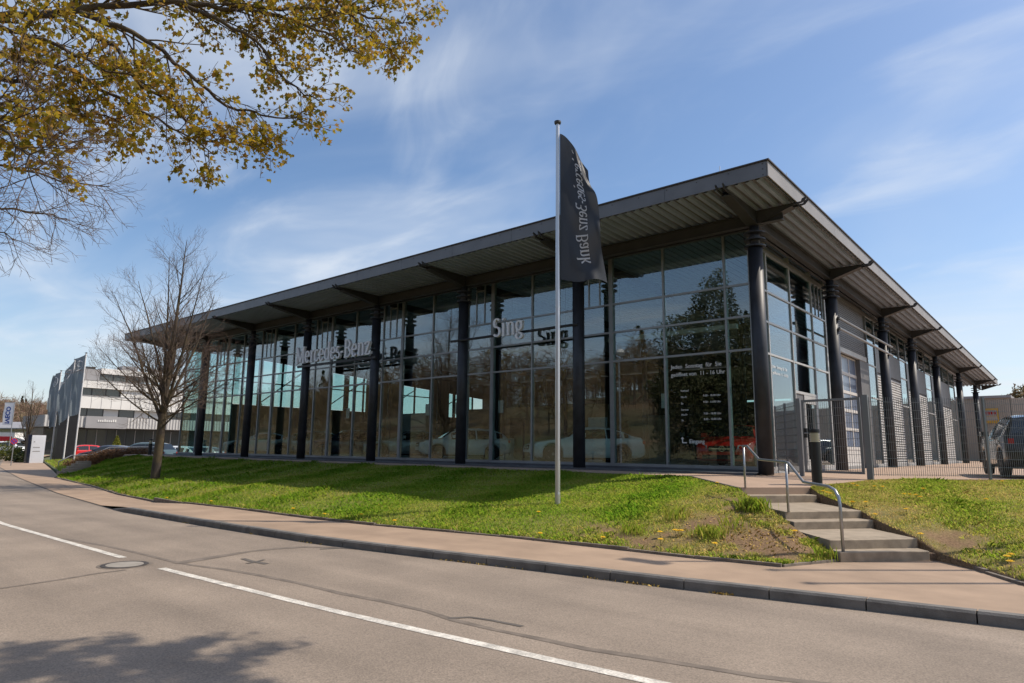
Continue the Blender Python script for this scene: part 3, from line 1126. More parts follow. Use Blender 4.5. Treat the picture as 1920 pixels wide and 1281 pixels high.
def bracket_obj(kind, pos):
    mb = MB()
    for off in (-0.10, 0.10):
        if kind == 'front':
            vs, fs = bracket(mb, 2.40, 0.03, ZS(-1))
            vs = [(pos + off + s, -t, z) for t, s, z in vs]
        else:
            vs, fs = bracket(mb, 1.50, 0.03, ZS(pos) + 0.0)
            vs = [(t, pos + off + s, z) for t, s, z in vs]
        mb.add(vs, fs)
    if kind == 'front':
        mb.bar((pos, -0.06, ZS(0) - 0.475), (pos, -2.0, ZS(0) - 0.14), 0.30, 0.02)
    else:
        mb.bar((0.06, pos, ZS(pos) - 0.475), (1.12, pos, ZS(pos) - 0.14), 0.30, 0.02)
    hp(mb, 'bracket', 'steel_beam')


for k, cx in enumerate(COLX):
    bracket_obj('front', cx)
for cy_ in [0.02] + COLY:
    bracket_obj('side', cy_)
bracket_obj('side', YB - 0.3)

# columns: shaft, three ring plates, slim neck
me_shaft = MB().lathe([(0.205, 0.0), (0.205, 6.42)], 28).mesh('shaft')
me_ring = MB().lathe([(0.17, -0.02), (0.30, -0.02), (0.30, 0.02), (0.17, 0.02)], 28).mesh('ring_plate')
me_neck = MB().lathe([(0.14, 6.38), (0.14, 7.12)], 20).mesh('neck')
for me in (me_shaft, me_neck):
    for p in me.polygons:
        p.use_smooth = len(p.vertices) == 4
for (cx, cy_) in [(x, 0.0) for x in COLX] + [(0.0, y) for y in COLY]:
    c = place('column', me_shaft, 'steel_dark', hall, loc=(cx + 20, cy_ - 1.0, 0))
    c.scale = (1, 1, (ZS(cy_) - 0.46) / 7.12 if cy_ else 1)
    place('neck', me_neck, 'steel_dark', c)
    for zz in (6.46, 6.66, 6.86):
        place('ring_plate', me_ring, 'steel_dark', c, loc=(0, 0, zz))
# inner columns
me_ic = MB().lathe([(0.16, 0.1), (0.16, 7.1)], 16).mesh('inner_column')
for cx in COLX[1:]:
    for y in (14.5, 27.0):
        place('column', me_ic, 'steel_dark', hall, loc=(cx + 20, y - 1.0, 0))

# --- front glazing on y = 1.0
GY = 1.0
ZTR = [0.16, 3.65, 4.67, 5.67, 7.36]
XG = [-0.57, -1.36, -3.47]
for k in range(6):
    XG += [-5.51 - 5.62 * k, -6.90 - 5.62 * k, -9.06 - 5.62 * k]
XG.append(-39.5)
slim = [(-5.51 - 5.62 * k, -6.90 - 5.62 * k) for k in range(6)]
pr_ = random.Random(11)
front = empty('front_glazing', (0, 0, 0), parent=hall)
front.location = OFF
me_cache = {}


def pane(parent, axis, a0, a1, z0, z1, at_, m, th=0.012, tilt=0.0022):
    w, h = a1 - a0, z1 - z0
    key = (round(w, 3), round(h, 3), axis, m)
    if key not in me_cache:
        if axis == 'x':
            me = MB().box(-w / 2, w / 2, -th / 2, th / 2, -h / 2, h / 2).mesh('pane')
        else:
            me = MB().box(-th / 2, th / 2, -w / 2, w / 2, -h / 2, h / 2).mesh('pane')
        me.materials.append(MATS[m])
        me_cache[key] = me
    o = bpy.data.objects.new('pane', me_cache[key])
    COL.objects.link(o)
    o.parent = parent
    o.location = ((a0 + a1) / 2, at_, (z0 + z1) / 2) if axis == 'x' else (at_, (a0 + a1) / 2, (z0 + z1) / 2)
    t1, t2 = pr_.gauss(0, tilt), pr_.gauss(0, tilt)
    o.rotation_euler = (t1, 0, t2) if axis == 'x' else (0, t1, t2)
    return o


for i in range(len(XG) - 1):
    x1, x0 = XG[i] - 0.02, XG[i + 1] + 0.02
    for j in range(4):
        pane(front, 'x', x0, x1, ZTR[j] + 0.02, ZTR[j + 1] - 0.02, GY + 0.0, 'glass_front')
for x in XG:
    w = 0.15 if any(abs(x - s[0]) < 0.01 for s in slim) else 0.065
    if x == XG[0]:
        w = 0.07
    MB().box(x - w / 2, x + w / 2, GY - 0.045, GY + 0.11, 0.16, 7.42).build('mullion', 'aluminium', front)
for j, z in enumerate(ZTR):
    h = 0.065
    for i in range(len(XG) - 1):
        if j == 0 or j == 4:
            continue
        MB().box(XG[i + 1] + 0.034, XG[i] - 0.034, GY - 0.038, GY + 0.09, z - h / 2, z + h / 2).build('transom', 'aluminium', front)
MB().box(-39.56, -0.53, GY - 0.06, GY + 0.12, 7.34, 7.50).build('head_rail', 'aluminium', front)
MB().box(-39.56, -0.53, GY - 0.05, GY + 0.12, 0.10, 0.19).build('sill_rail', 'aluminium', front)
for s in slim:
    for q in (1 / 3, 2 / 3):
        x = s[1] + (s[0] - s[1]) * q
        MB().box(x - 0.022, x + 0.022, GY - 0.03, GY + 0.05, 5.72, 7.33).build('vent_bar', 'aluminium', front)
    MB().box(s[1] + 0.45, s[0] - 0.45, GY - 0.028, GY + 0.045, 7.08, 7.13).build('vent_bar', 'aluminium', front)
hp(MB().box(-39.6, -0.45, 0.72, 1.12, -0.02, 0.10), 'plinth', 'plinth')
hp(MB().box(-40.2, -0.2, -0.35, 0.74, -0.06, 0.035), 'plinth', 'plinth')

# --- side facade on x = -0.57
GX = -0.57
side = empty('side_facade', (0, 0, 0), parent=hall)
side.location = OFF
YS = [1.0, 2.33, 4.55, 6.95, 8.6]
for i in range(4):
    for j in range(4):
        z0, z1 = ZTR[j], min(ZTR[j + 1], ZS(5) - 0.35)
        if j == 0 and i == 2:
            pane(side, 'y', YS[i] + 0.02, YS[i + 1] - 0.02, 2.68, z1 - 0.02, GX, 'glass_side')
            continue
        pane(side, 'y', YS[i] + 0.02, YS[i + 1] - 0.02, z0 + 0.02, z1 - 0.02, GX, 'glass_side')
for y in YS[1:]:
    w = 0.12 if y == 8.6 else 0.06
    MB().box(GX - 0.11, GX + 0.045, y - w / 2, y + w / 2, 0.1, 7.3).build('mullion', 'aluminium_light', side)
for z in ZTR[1:4]:
    for i in range(4):
        MB().box(GX - 0.09, GX + 0.038, YS[i] + 0.03, YS[i + 1] - 0.03, z - 0.032, z + 0.032).build('transom', 'aluminium_light', side)
MB().box(GX - 0.12, GX + 0.05, 1.06, 42, ZS(20) - 0.36, ZS(20) - 0.20).build('head_rail', 'aluminium', side)
MB().box(GX - 0.12, GX + 0.06, 1.06, 8.6, -0.02, 0.17).build('sill_rail', 'aluminium_light', side)
for q in (0.3, 0.55, 0.8):
    MB().box(GX - 0.03, GX + 0.03, 6.95 + 1.65 * q - 0.02, 6.95 + 1.65 * q + 0.02, 5.72, 7.2).build('vent_bar', 'aluminium', side)
# entrance door
door = MB().box(GX - 0.04, GX + 0.01, 4.60, 5.40, 0.17, 2.60).build('door_panel', 'panel_grey', side)
dl = empty('door', (0, 0, 0), parent=side)
for (y0, y1, z0, z1) in ((5.42, 5.56, 0.10, 2.58), (6.76, 6.92, 0.10, 2.58), (5.56, 6.76, 2.30, 2.58), (5.56, 6.76, 0.10, 0.38)):
    MB().box(GX - 0.035, GX + 0.045, y0, y1, z0, z1).build('door_frame', 'aluminium_light', dl)
pane(dl, 'y', 5.56, 6.76, 0.38, 2.30, GX, 'glass_side')
MB().box(GX - 0.10, GX + 0.045, 4.58, 6.92, 2.59, 2.68).build('transom', 'aluminium_light', side)
MB().tube([(GX + 0.10, 5.62, 0.9), (GX + 0.10, 5.62, 1.3)], 0.018, 8).build('handle', 'galvanised', dl)
# louvred wall above the roller door
lw_ = MB().box(GX - 0.06, GX - 0.02, 8.70, 14.55, 4.92, 7.2).build('louvre_panel', 'louvre_back', side)
for k in range(26):
    MB().box(GX - 0.02, GX + 0.035, 8.70, 14.55, 4.95 + k * 0.086, 4.95 + k * 0.086 + 0.066).build('louvre_slat', 'panel_grey', lw_)
MB().box(GX - 0.05, GX + 0.07, 8.68, 14.60, 4.70, 4.91).build('lintel', 'aluminium_light', side)
MB().box(GX - 0.30, GX + 0.04, 13.47, 14.95, 0.0, 4.70).build('pier', 'panel_grey', side)
MB().box(GX - 0.30, GX + 0.04, 8.66, 8.95, 0.0, 4.70).build('pier', 'panel_grey', side)
# roller door
rd = empty('roller_door', (0, 0, 0), parent=side)
zz = [0.03, 0.82, 1.60, 2.38, 3.15, 3.93, 4.70]
MB().box(GX - 0.20, GX - 0.15, 8.96, 13.46, zz[0], zz[1] - 0.07).build('door_section', 'door_white', rd)
for j in range(6):
    MB().box(GX - 0.205, GX - 0.13, 8.96, 13.46, zz[j + 1] - 0.07, zz[j + 1] + (0.05 if j < 5 else 0)).build('door_rail', 'door_white', rd)
    if j == 0:
        continue
    n_ = 4
    for q in range(n_):
        y0 = 8.96 + q * 4.5 / n_
        y1 = y0 + 4.5 / n_
        MB().box(GX - 0.19, GX - 0.16, y0 + 0.04, y1 - 0.04, zz[j] + 0.05, zz[j + 1] - 0.07).build('window_pane', 'door_blue', rd)
        MB().box(GX - 0.20, GX - 0.145, y1 - 0.04, y1 + 0.04 if q < n_ - 1 else y1, zz[j] + 0.05, zz[j + 1] - 0.07).build('door_stile', 'door_white', rd)
MB().box(GX - 0.45, GX - 0.38, 8.0, 15.0, 0, 5.2).build('door_backing', 'inner_dark', rd)
# bays behind: glass strips, white louvre fields, grey panels
for (y0, y1) in ((14.97, 16.60), (22.0, 23.9), (29.5, 31.85), (39.2, 41.9)):
    ymid = 5.67
    for (z0, z1) in ((0.12, 3.15), (3.15, 4.67), (4.67, 5.67), (5.67, ZS(y0) - 0.35)):
        pane(side, 'y', y0 + 0.06, y1 - 0.06, z0 + 0.03, z1 - 0.03, GX, 'glass_side')
        MB().box(GX - 0.05, GX + 0.035, y0 + 0.05, y1 - 0.05, z0 - 0.03, z0 + 0.03).build('transom', 'aluminium_light', side)
    for y in (y0 + 0.03, y1 - 0.03):
        MB().box(GX - 0.05, GX + 0.045, y - 0.045, y + 0.045, 0.0, ZS(y) - 0.3).build('mullion', 'aluminium', side)
MB().box(GX - 0.12, GX + 0.05, 39.25, 39.32, 0, 5).build('mullion', 'aluminium', side)
for (y0, y1, zt) in ((16.62, 21.98, 4.45), (23.92, 29.48, 4.2), (31.87, 39.18, 3.95)):
    lf = MB().box(GX - 0.06, GX - 0.015, y0, y1, 0.05, zt).build('louvre_panel', 'louvre_back', side)
    k = 0
    me_sl = MB().box(-0.005, 0.05, y0 + 0.03, y1 - 0.03, 0.0, 0.078).mesh('louvre_slat')
    while 0.12 + k * 0.125 < zt - 0.08:
        o = place('louvre_slat', me_sl, 'louvre_white', lf, loc=(GX, 0, 0.12 + k * 0.125))
        k += 1
    MB().box(GX - 0.05, GX + 0.03, y0, y1, zt + 0.01, 5.62).build('wall_panel', 'panel_grey', side)
    for q in range(3):
        a, b = y0 + (y1 - y0) * q / 3, y0 + (y1 - y0) * (q + 1) / 3
        pane(side, 'y', a + 0.04, b - 0.04, 5.66, ZS(y1) - 0.36, GX, 'glass_side')
        MB().box(GX - 0.04, GX + 0.03, b - 0.03, b + 0.03, 5.63, ZS(y1) - 0.3).build('vent_bar', 'aluminium', side)
MB().box(GX - 0.06, GX + 0.05, 15.0, 42.0, -0.05, 0.11).build('sill_rail', 'aluminium_light', side)
# sign rails on the side columns
for z in (5.52, 5.12):
    MB().tube([(0.26, 7.35, z), (0.26, 16.2, z)], 0.045, 8).build('sign_rail', 'rail_grey', side)
for y in (7.49, 15.7):
    for z in (5.52, 5.12):
        MB().box(0.15, 0.28, y - 0.08, y + 0.08, z - 0.05, z + 0.05).build('rail_clamp', 'black_plastic', side)

# --- inside
inner = empty('interior', (0, 0, 0), parent=hall)
inner.location = OFF
MB().box(-39.45, -0.62, 1.13, 41.9, -0.03, 0.105).build('inner_floor', 'inner_floor', inner)
YR = 30.5
rear = MB()
rear.box(-39.4, -13.0, YR, YR + 0.2, 0.1, 7.0)
rear.box(-13.0, -0.65, YR, YR + 0.2, 0.1, 3.55)
rear.box(-13.0, -0.65, YR, YR + 0.2, 4.45, 7.0)
rear.box(-13.0, -12.7, YR, YR + 0.2, 3.55, 4.45)
rear.build('rear_wall', 'inner_dark', inner)
for k in range(5):
    x0 = -12.7 + k * 2.41
    pane(inner, 'x', x0 + 0.05, x0 + 2.36, 3.57, 4.43, YR + 0.1, 'glass_clear')
    MB().box(x0 + 2.36, x0 + 2.46, YR + 0.0, YR + 0.15, 3.55, 4.45).build('mullion', 'steel_dark', inner)
# left wall: glazed at the front, brown wall with sloping clerestory behind
LXw = -39.5
yl = [1.05, 2.4, 4.4]
for i in range(2):
    for j in range(4):
        pane(inner, 'y', yl[i] + 0.03, yl[i + 1] - 0.03, ZTR[j] + 0.02, ZTR[j + 1] - 0.02, LXw, 'glass_clear')
    for z in ZTR[1:4]:
        MB().box(LXw - 0.05, LXw + 0.05, yl[i] + 0.03, yl[i + 1] - 0.03, z - 0.03, z + 0.03).build('transom', 'aluminium', inner)
for y in yl[1:]:
    MB().box(LXw - 0.05, LXw + 0.06, y - 0.03, y + 0.03, 0.1, 7.3).build('mullion', 'aluminium', inner)
MB().box(LXw - 0.1, LXw + 0.1, 4.45, 41.9, 0.08, 3.60).build('wainscot_wall', 'inner_wall', inner)
ys_ = list(np.arange(4.45, 30.6, 1.9))
for i in range(len(ys_) - 1):
    y0, y1 = ys_[i], ys_[i + 1]
    zt0, zt1 = 7.1 - 1.5 * (y0 - 4.4) / 26, 7.1 - 1.5 * (y1 - 4.4) / 26
    m_ = MB()
    m_.add([(LXw - .006, y0 + .05, 3.64), (LXw - .006, y1 - .05, 3.64), (LXw - .006, y1 - .05, zt1 - .05), (LXw - .006, y0 + .05, zt0 - .05),
            (LXw + .006, y0 + .05, 3.64), (LXw + .006, y1 - .05, 3.64), (LXw + .006, y1 - .05, zt1 - .05), (LXw + .006, y0 + .05, zt0 - .05)],
           [(3, 2, 1, 0), (4, 5, 6, 7), (0, 1, 5, 4), (1, 2, 6, 5), (2, 3, 7, 6), (3, 0, 4, 7)])
    m_.build('pane', 'glass_clear', inner)
    MB().box(LXw - .08, LXw + .08, y1 - .05, y1 + .05, 3.60, zt1).build('mullion', 'steel_dark', inner)
    if zt1 > 5.9:
        MB().box(LXw - .06, LXw + .07, y0 + .05, y1 - .05, 5.25, 5.33).build('transom', 'steel_dark', inner)
    if i in (3, 6, 7, 10):
        MB().box(LXw + .2, LXw + .4, y0 + .1, y1 + 0.2, 3.2, 7.0).build('partition', 'inner_wall', inner)
    if i % 3 == 1:
        MB().bar((LXw + 0.15, y0, 3.7), (LXw + 0.15, y1 + 1.9, zt1 - 0.3), 0.06, 0.07).build('brace', 'steel_dark', inner)
bl = MB()
bl.add([(LXw - .05, 4.4, 7.1), (LXw - .05, 30.6, 5.6), (LXw - .05, 30.6, 7.3), (LXw - .05, 4.4, 7.3), (LXw + .05, 4.4, 7.1), (LXw + .05, 30.6, 5.6), (LXw + .05, 30.6, 7.3), (LXw + .05, 4.4, 7.3)],
       [(3, 2, 1, 0), (4, 5, 6, 7), (0, 1, 5, 4), (1, 2, 6, 5), (2, 3, 7, 6), (3, 0, 4, 7)])
bl.build('bulkhead', 'inner_dark', inner)
# desks, displays and hanging lamps further back
for (x, y, w, d, h, m_) in ((-18, 9, 1.8, 0.8, 1.1, 'inner_white'), (-24.5, 11, 2.4, 0.9, 1.1, 'inner_white'), (-12.2, 12, 1.6, 0.8, 1.1, 'inner_wall'), (-31, 12, 2.0, 0.9, 1.1, 'inner_white'), (-28, 8.5, 0.9, 0.25, 2.1, 'inner_dark'),
                            (-19.5, 12.5, 1.0, 0.25, 2.4, 'inner_dark'), (-10.2, 7.2, 0.9, 0.2, 2.0, 'inner_white'), (-36.5, 9, 1.0, 0.3, 2.6, 'inner_dark'), (-33, 16, 3.0, 0.3, 3.2, 'inner_white'), (-23, 15, 0.4, 0.4, 6.8, 'inner_wall')):
    MB().box(x - w / 2, x + w / 2, y - d / 2, y + d / 2, 0.106, 0.1 + h).build('display_unit', m_, inner)
for (x, y) in ((-17, 7), (-21, 9), (-26, 7), (-30, 9.5), (-34.5, 7), (-23.5, 12), (-13, 8)):
    MB().lathe([(0.05, 4.9), (0.32, 4.62), (0.30, 4.60), (0.04, 4.85)], 14, (x, y, 0)).build('hanging_lamp', 'inner_dark', inner)
    MB().tube([(x, y, 4.9), (x, y, 7.2)], 0.012, 4).build('hanger', 'steel_dark', inner)
# hanging light bars and partition walls
for (x0, x1, y, z) in ((-7.0, -1.9, 3.2, 4.75), (-12.5, -8.6, 3.2, 4.75)):
    MB().box(x0, x1, y - 0.10, y + 0.10, z, z + 0.16).build('light_bar', 'inner_white', inner)
    MB().tube([(x0 + 0.5, y, z + 0.16), (x0 + 0.5, y, 7.3)], 0.01, 4).build('hanger', 'steel_dark', inner)
    MB().tube([(x1 - 0.5, y, z + 0.16), (x1 - 0.5, y, 7.3)], 0.01, 4).build('hanger', 'steel_dark', inner)
MB().box(-11.2, -3.2, 15.9, 16.1, 0.1, 3.2).build('partition', 'inner_dark', inner)
MB().box(-30, -16.5, 18, 18.2, 0.1, 3.6).build('partition', 'inner_wall', inner)
MB().box(-16.0, -13.2, 22, 22.2, 0.1, 3.0).build('partition', 'inner_white', inner)
for (x, y) in ((-15.3, 1.35), (-13.4, 1.35), (-21.2, 1.35), (-4.05, 2.0), (-11.0, 1.4)):
    MB().box(x - 0.13, x + 0.13, y - 0.01, y + 0.01, 2.05, 2.55).build('poster', 'inner_white', inner)

# --- raised letters and their rails


def raised_word(s, name, label, x0, z0, em, y, depth, rail=None):
    root = empty(name, (x0, y, z0))
    tag(root, label, 'sign')
    cx = 0.0
    for ch in s:
        adv, _ = GLYPH[ch]
        mb = MB()
        for k, pairs in enumerate(glyph_strips(ch, 0.11, 0.055)):
            n_ = len(pairs)
            off = 0.0008 * k
            vs = []
            for yy in (-depth - off, 0.0 + off):
                for a, b in pairs:
                    vs += [((cx + a[0] * em), yy, a[1] * em), ((cx + b[0] * em), yy, b[1] * em)]
            m2 = 2 * n_
            fs = []
            for i in range(n_ - 1):
                a = 2 * i
                fs += [(a, a + 1, a + 3, a + 2), (m2 + a + 2, m2 + a + 3, m2 + a + 1, m2 + a), (a, a + 2, m2 + a + 2, m2 + a), (a + 3, a + 1, m2 + a + 1, m2 + a + 3)]
            fs += [(0, m2, m2 + 1, 1), (m2 - 2, m2 - 1, 2 * m2 - 1, 2 * m2 - 2)]
            mb.add(vs, fs)
        if mb.v:
            mb.build('letter', 'sign_grey', root)
        cx += adv * em
    return root, cx


W_ = sum(GLYPH[c][0] for c in 'Mercedes-Benz')
em1 = (23.42 - 17.28) / W_
sg, _ = raised_word('Mercedes-Benz', 'lettering_sign', 'raised grey two-part name lettering across two columns, left of the shorter word', -23.42, 4.78, em1 * 1.0, -0.30, 0.12)
sg.scale = (1, 1, 1.0)
MB().box(-0.1, 6.3, 0.06, 0.14, -0.20, -0.09).build('sign_rail', 'steel_dark', sg)
MB().box(-0.1, 6.3, 0.02, 0.07, 0.22, 0.27).build('sign_rail', 'steel_dark', sg)
em2 = (9.86 - 8.34) / sum(GLYPH[c][0] for c in 'Sing')
sg2, _ = raised_word('Sing', 'lettering_sign', 'short raised grey four-letter word on a dark rail left of the flagpole', -9.86, 4.78, em2, -0.30, 0.12)
MB().tube([(-2.45, 0.10, 0.08), (3.75, 0.10, 0.08)], 0.05, 8).build('sign_rail', 'steel_dark', sg2)

# --- lettering stuck on the glass


def glass_text(lines, name, label, origin, axis):
    root = empty(name, origin, 0.0 if axis == 'x' else math.pi / 2)
    tag(root, label, 'window lettering')
    for s, size, dx, dz in lines:
        me = text_mesh(s, size)
        for v in me.vertices:
            x, y, _ = v.co
            v.co = (x + dx, -0.012, y + dz)
        tl_ = place('text_line', me, 'print_white', root)
        if size < 0.1:
            tl_['kind'] = 'stuff'
    return root


sunday = [('Jeden  Sonntag  für  Sie', 0.182, 0.0, 0.25), ('geöffnet von  11 - 16 Uhr', 0.175, 0.0, 0.0)]
glass_text(sunday, 'window_lettering', 'two lines of pale Sunday opening lettering high on the front pane near the corner', (-3.27, GY - 0.006, 2.98), 'x')
glass_text([(a, b * 0.8, c, d * 0.8) for a, b, c, d in sunday], 'window_lettering', 'two lines of pale Sunday opening lettering on the side pane round the corner', (GX + 0.006, 2.5, 3.05), 'y')
hrs = [('Verkauf', 0.085, 0, 1.62), ('Mo-Fr', 0.085, 0, 1.42), ('9.00 - 18.00 Uhr', 0.085, 0.75, 1.44), ('Sa', 0.085, 0, 1.22), ('9.00 - 13.00 Uhr', 0.085, 0.75, 1.24),
       ('Service', 0.085, 0, 1.02), ('Mo-Fr', 0.085, 0, 0.86), ('7.00 - 18.00 Uhr', 0.085, 0.75, 0.88), ('Sa', 0.085, 0, 0.69), ('8.00 - 12.00 Uhr', 0.085, 0.75, 0.71), ('Eingang', 0.17, 0.24, 0.0)]
ht = glass_text(hrs, 'window_lettering', 'small pale opening hours list and entrance arrow low on the front pane', (-2.95, GY - 0.006, 0.86), 'x')
ar = MB()
ar.box(0.0, 0.03, -0.014, -0.010, 0.0, 0.13)
ar.box(0.03, 0.16, -0.014, -0.010, 0.0, 0.03)
ar.add([(-0.04, -0.012, 0.13), (0.07, -0.012, 0.13), (0.015, -0.012, 0.20)], [(0, 1, 2)])
ar.build('arrow', 'print_white', ht)
# ------------------------------------------------------------------ steps, rails, bollards, fence
SLp = [(3.78, -7.56, -0.855), (3.59, -7.37, -0.715), (2.73, -6.33, -0.585), (2.48, -6.00, -0.45), (1.23, -4.43, -0.30), (0.97, -4.14, -0.158)]
SRp = [(4.75, -6.43), (4.55, -6.14), (3.68, -4.97), (3.43, -4.66), (2.17, -3.05), (1.95, -2.77)]
steps = empty('concrete_steps', (2.8, -5.2, -1.0))
tag(steps, 'flight of pale concrete steps climbing from the pavement to the hall corner', 'steps')
so = (-2.8, 5.2, 1.0)
U_ = np.array([-0.64, 0.768])
for i in range(6):
    l, r, zt = np.array(SLp[i][:2]), np.array(SRp[i]), SLp[i][2]
    nxt_l = np.array(SLp[i + 1][:2]) if i < 5 else l + U_ * 0.45
    depth = float(np.linalg.norm(nxt_l - l)) + (0.06 if i < 5 else 0)
    a = 0.0
    first = True
    while a < depth - 0.03:
        b = min(a + 0.40, depth)
        if depth - b < 0.12:
            b = depth
        q = [l + U_ * (a + (0.0 if first else 0.004)), r + U_ * (a + (0.0 if first else 0.004)), r + U_ * (b - 0.004), l + U_ * (b - 0.004)]
        zz_ = zt - (0.0 if first else 0.003 + 0.002 * (a > 0.5))
        mb = MB().prism([tuple(p) for p in (q[0], q[1], q[2], q[3])], -1.25 if first else zz_ - 0.12, zz_)
        o = mb.build('step' if first else 'tread_slab', 'concrete' if not first else 'concrete_riser', steps)
        o.location = so
        if first:
            bv = o.modifiers.new('edge', 'BEVEL')
            bv.width = 0.012
            bv.segments = 2
        a, first = b, False

for i in range(6):
    r, zt = np.array(SRp[i]), SLp[i][2]
    rn_ = np.array(SRp[i + 1]) if i < 5 else r + U_ * 0.4
    o_ = np.array([0.768, 0.64]) * 0.16
    o = MB().prism([tuple(r - o_ * 0.02 + U_ * 0.02), tuple(r + o_ + U_ * 0.02), tuple(rn_ + o_ + U_ * 0.02), tuple(rn_ - o_ * 0.02 + U_ * 0.02)], -1.2, zt - 0.035 - 0.006 * i).build('cheek', 'soil', steps)
    o.location = so
hr = empty('handrail', (2.4, -5.8, -0.4))
tag(hr, 'galvanised tube handrail stepping down the left side of the concrete steps', 'handrail')


def on_left(t, z):
    """point above the left side of the steps, t = 0 at the top post, 1 middle, 2 bottom"""
    pts = [np.array([1.02, -4.10]), np.array([2.53, -5.97]), np.array([3.80, -7.47])]
    k = min(int(t), 1)
    p = pts[k] + (pts[k + 1] - pts[k]) * (t - k)
    return (p[0] - 2.4, p[1] + 5.8, z + 0.4)


path = [(-0.03, 0.73), (0.10, 0.735), (0.40, 0.46), (1.0, 0.43), (1.06, 0.42), (1.36, 0.11), (1.82, 0.085), (1.93, 0.04), (1.985, -0.06), (2.0, -0.20), (2.0, -0.86)]
MB().tube([on_left(t, z) for t, z in path], 0.024, 10).build('rail', 'galvanised', hr, True)
MB().tube([on_left(0.0, -0.16), on_left(0.0, 0.72)], 0.022, 10).build('post', 'galvanised', hr, True)
MB().tube([on_left(1.0, -0.46), on_left(1.0, 0.42)], 0.022, 10).build('post', 'galvanised', hr, True)


def bollard(loc, label, h=1.32):
    b = empty('bollard_light', loc)
    tag(b, label, 'bollard', 'black bollard lights')
    MB().lathe([(0.11, -0.25), (0.11, h - 0.30)], 24).build('post', 'black_plastic', b, False)
    MB().lathe([(0.085, h - 0.30), (0.085, h - 0.09)], 20).build('lens', 'bollard_lens', b)
    for k in range(4):
        MB().lathe([(0.088, h - 0.285 + k * 0.052), (0.112, h - 0.295 + k * 0.052), (0.112, h - 0.28 + k * 0.052)], 24).build('louvre', 'bollard_lens', b)
    MB().lathe([(0.112, h - 0.09), (0.112, h - 0.01), (0.09, h)], 24).build('cap', 'black_plastic', b)


p = on_z(1533, 914, -0.17)
bollard((p[0], p[1], -0.17), 'black bollard light with cream louvres beside the top of the steps')
p = at(280, 857, 43)
bollard((p[0], p[1], p[2] - 0.05), 'small black bollard light behind the bare tree trunk at the left', 1.2)


def mesh_panel(a, b, z0, z1, name, parent, wire=0.0075):
    a, b = np.array(a, float), np.array(b, float)
    d = b - a
    L = np.hypot(*d)
    mb = MB()
    n_ = int(L / 0.055)
    nrm = np.array([-d[1], d[0]]) / L
    for i in range(n_ + 1):
        p = a + d * i / n_
        mb.bar((*p, z0), (*p, z1 + 0.03), wire, wire, (d[0], d[1], 0))
    k = z0 + 0.03
    while k < z1 + 0.01:
        for s in (-0.008, 0.008):
            mb.bar((*(a + nrm * s), k), (*(b + nrm * s), k), wire * 1.15, wire * 1.15)
        k += 0.20
    o = mb.build(name, 'fence_steel', parent)
    return o


fence = empty('mesh_fence', (4.82, 2.07, 0))
tag(fence, 'grey welded wire mesh fence running right from the gate past the parked vehicles', 'fence')
fo = (-4.82, -2.07, 0)
FP = [(2.62, -0.10), (4.82, 2.07), (7.04, 4.26), (9.26, 6.45), (11.5, 8.66)]
for i in range(4):
    mesh_panel(np.array(FP[i]) + 0.05, np.array(FP[i + 1]) - 0.05, 0.06, 1.98, 'mesh_panel', fence).location = fo
    q = FP[i + 1]
    o = MB().bar((*q, -0.3), (*q, 2.06), 0.06, 0.05, (0.7, 0.7, 0)).build('post', 'fence_steel', fence)
    o.location = fo
fence2 = empty('mesh_fence', (0.2, 1.3, 0))
tag(fence2, 'short wire mesh fence bay between the hall corner and the gate', 'fence')
mesh_panel((-0.50, 2.40), (0.84, 0.26), 0.06, 1.98, 'mesh_panel', fence2).location = (-0.2, -1.3, 0)
for q in ((-0.53, 2.44), (0.12, 1.40)):
    o = MB().bar((*q, -0.2), (*q, 2.03), 0.06, 0.05, (0.5, -0.8, 0)).build('post', 'fence_steel', fence2)
    o.location = (-0.2, -1.3, 0)
gate = empty('mesh_gate', (1.7, 0.05, 0))
tag(gate, 'grey framed wire mesh pedestrian gate with square posts near the bollard', 'gate')
ga, gb = np.array([1.0, 0.19]), np.array([2.44, -0.07])
g = MB()
for z in (0.12, 1.98):
    g.bar((*ga, z), (*gb, z), 0.06, 0.06)
gf = g.build('gate_frame', 'fence_steel', gate)
g = MB()
for q in (ga, gb):
    g.bar((*q, 0.09), (*q, 2.01), 0.062, 0.062, (1, 0, 0))
g.build('gate_frame', 'fence_steel', gate)
mesh_panel(ga + np.array([0.03, -0.005]), gb - np.array([0.03, -0.005]), 0.14, 1.95, 'mesh_panel', gate)
for q, w in (((0.88, 0.21), 0.10), ((2.60, -0.11), 0.13)):
    MB().bar((*q, -0.3), (*q, 2.06), w, w, (1, 0, 0)).build('gate_post', 'fence_steel', gate)
MB().box(1.02, 1.10, 0.08, 0.16, 1.0, 1.25).build('lock_box', 'black_plastic', gate)
MB().tube([(1.06, 0.08, 1.12), (1.06, 0.02, 1.12), (1.16, 0.0, 1.12)], 0.012, 6).build('handle', 'galvanised', gate)
for o in gate.children:
    o.location = (-1.7, -0.05, 0)

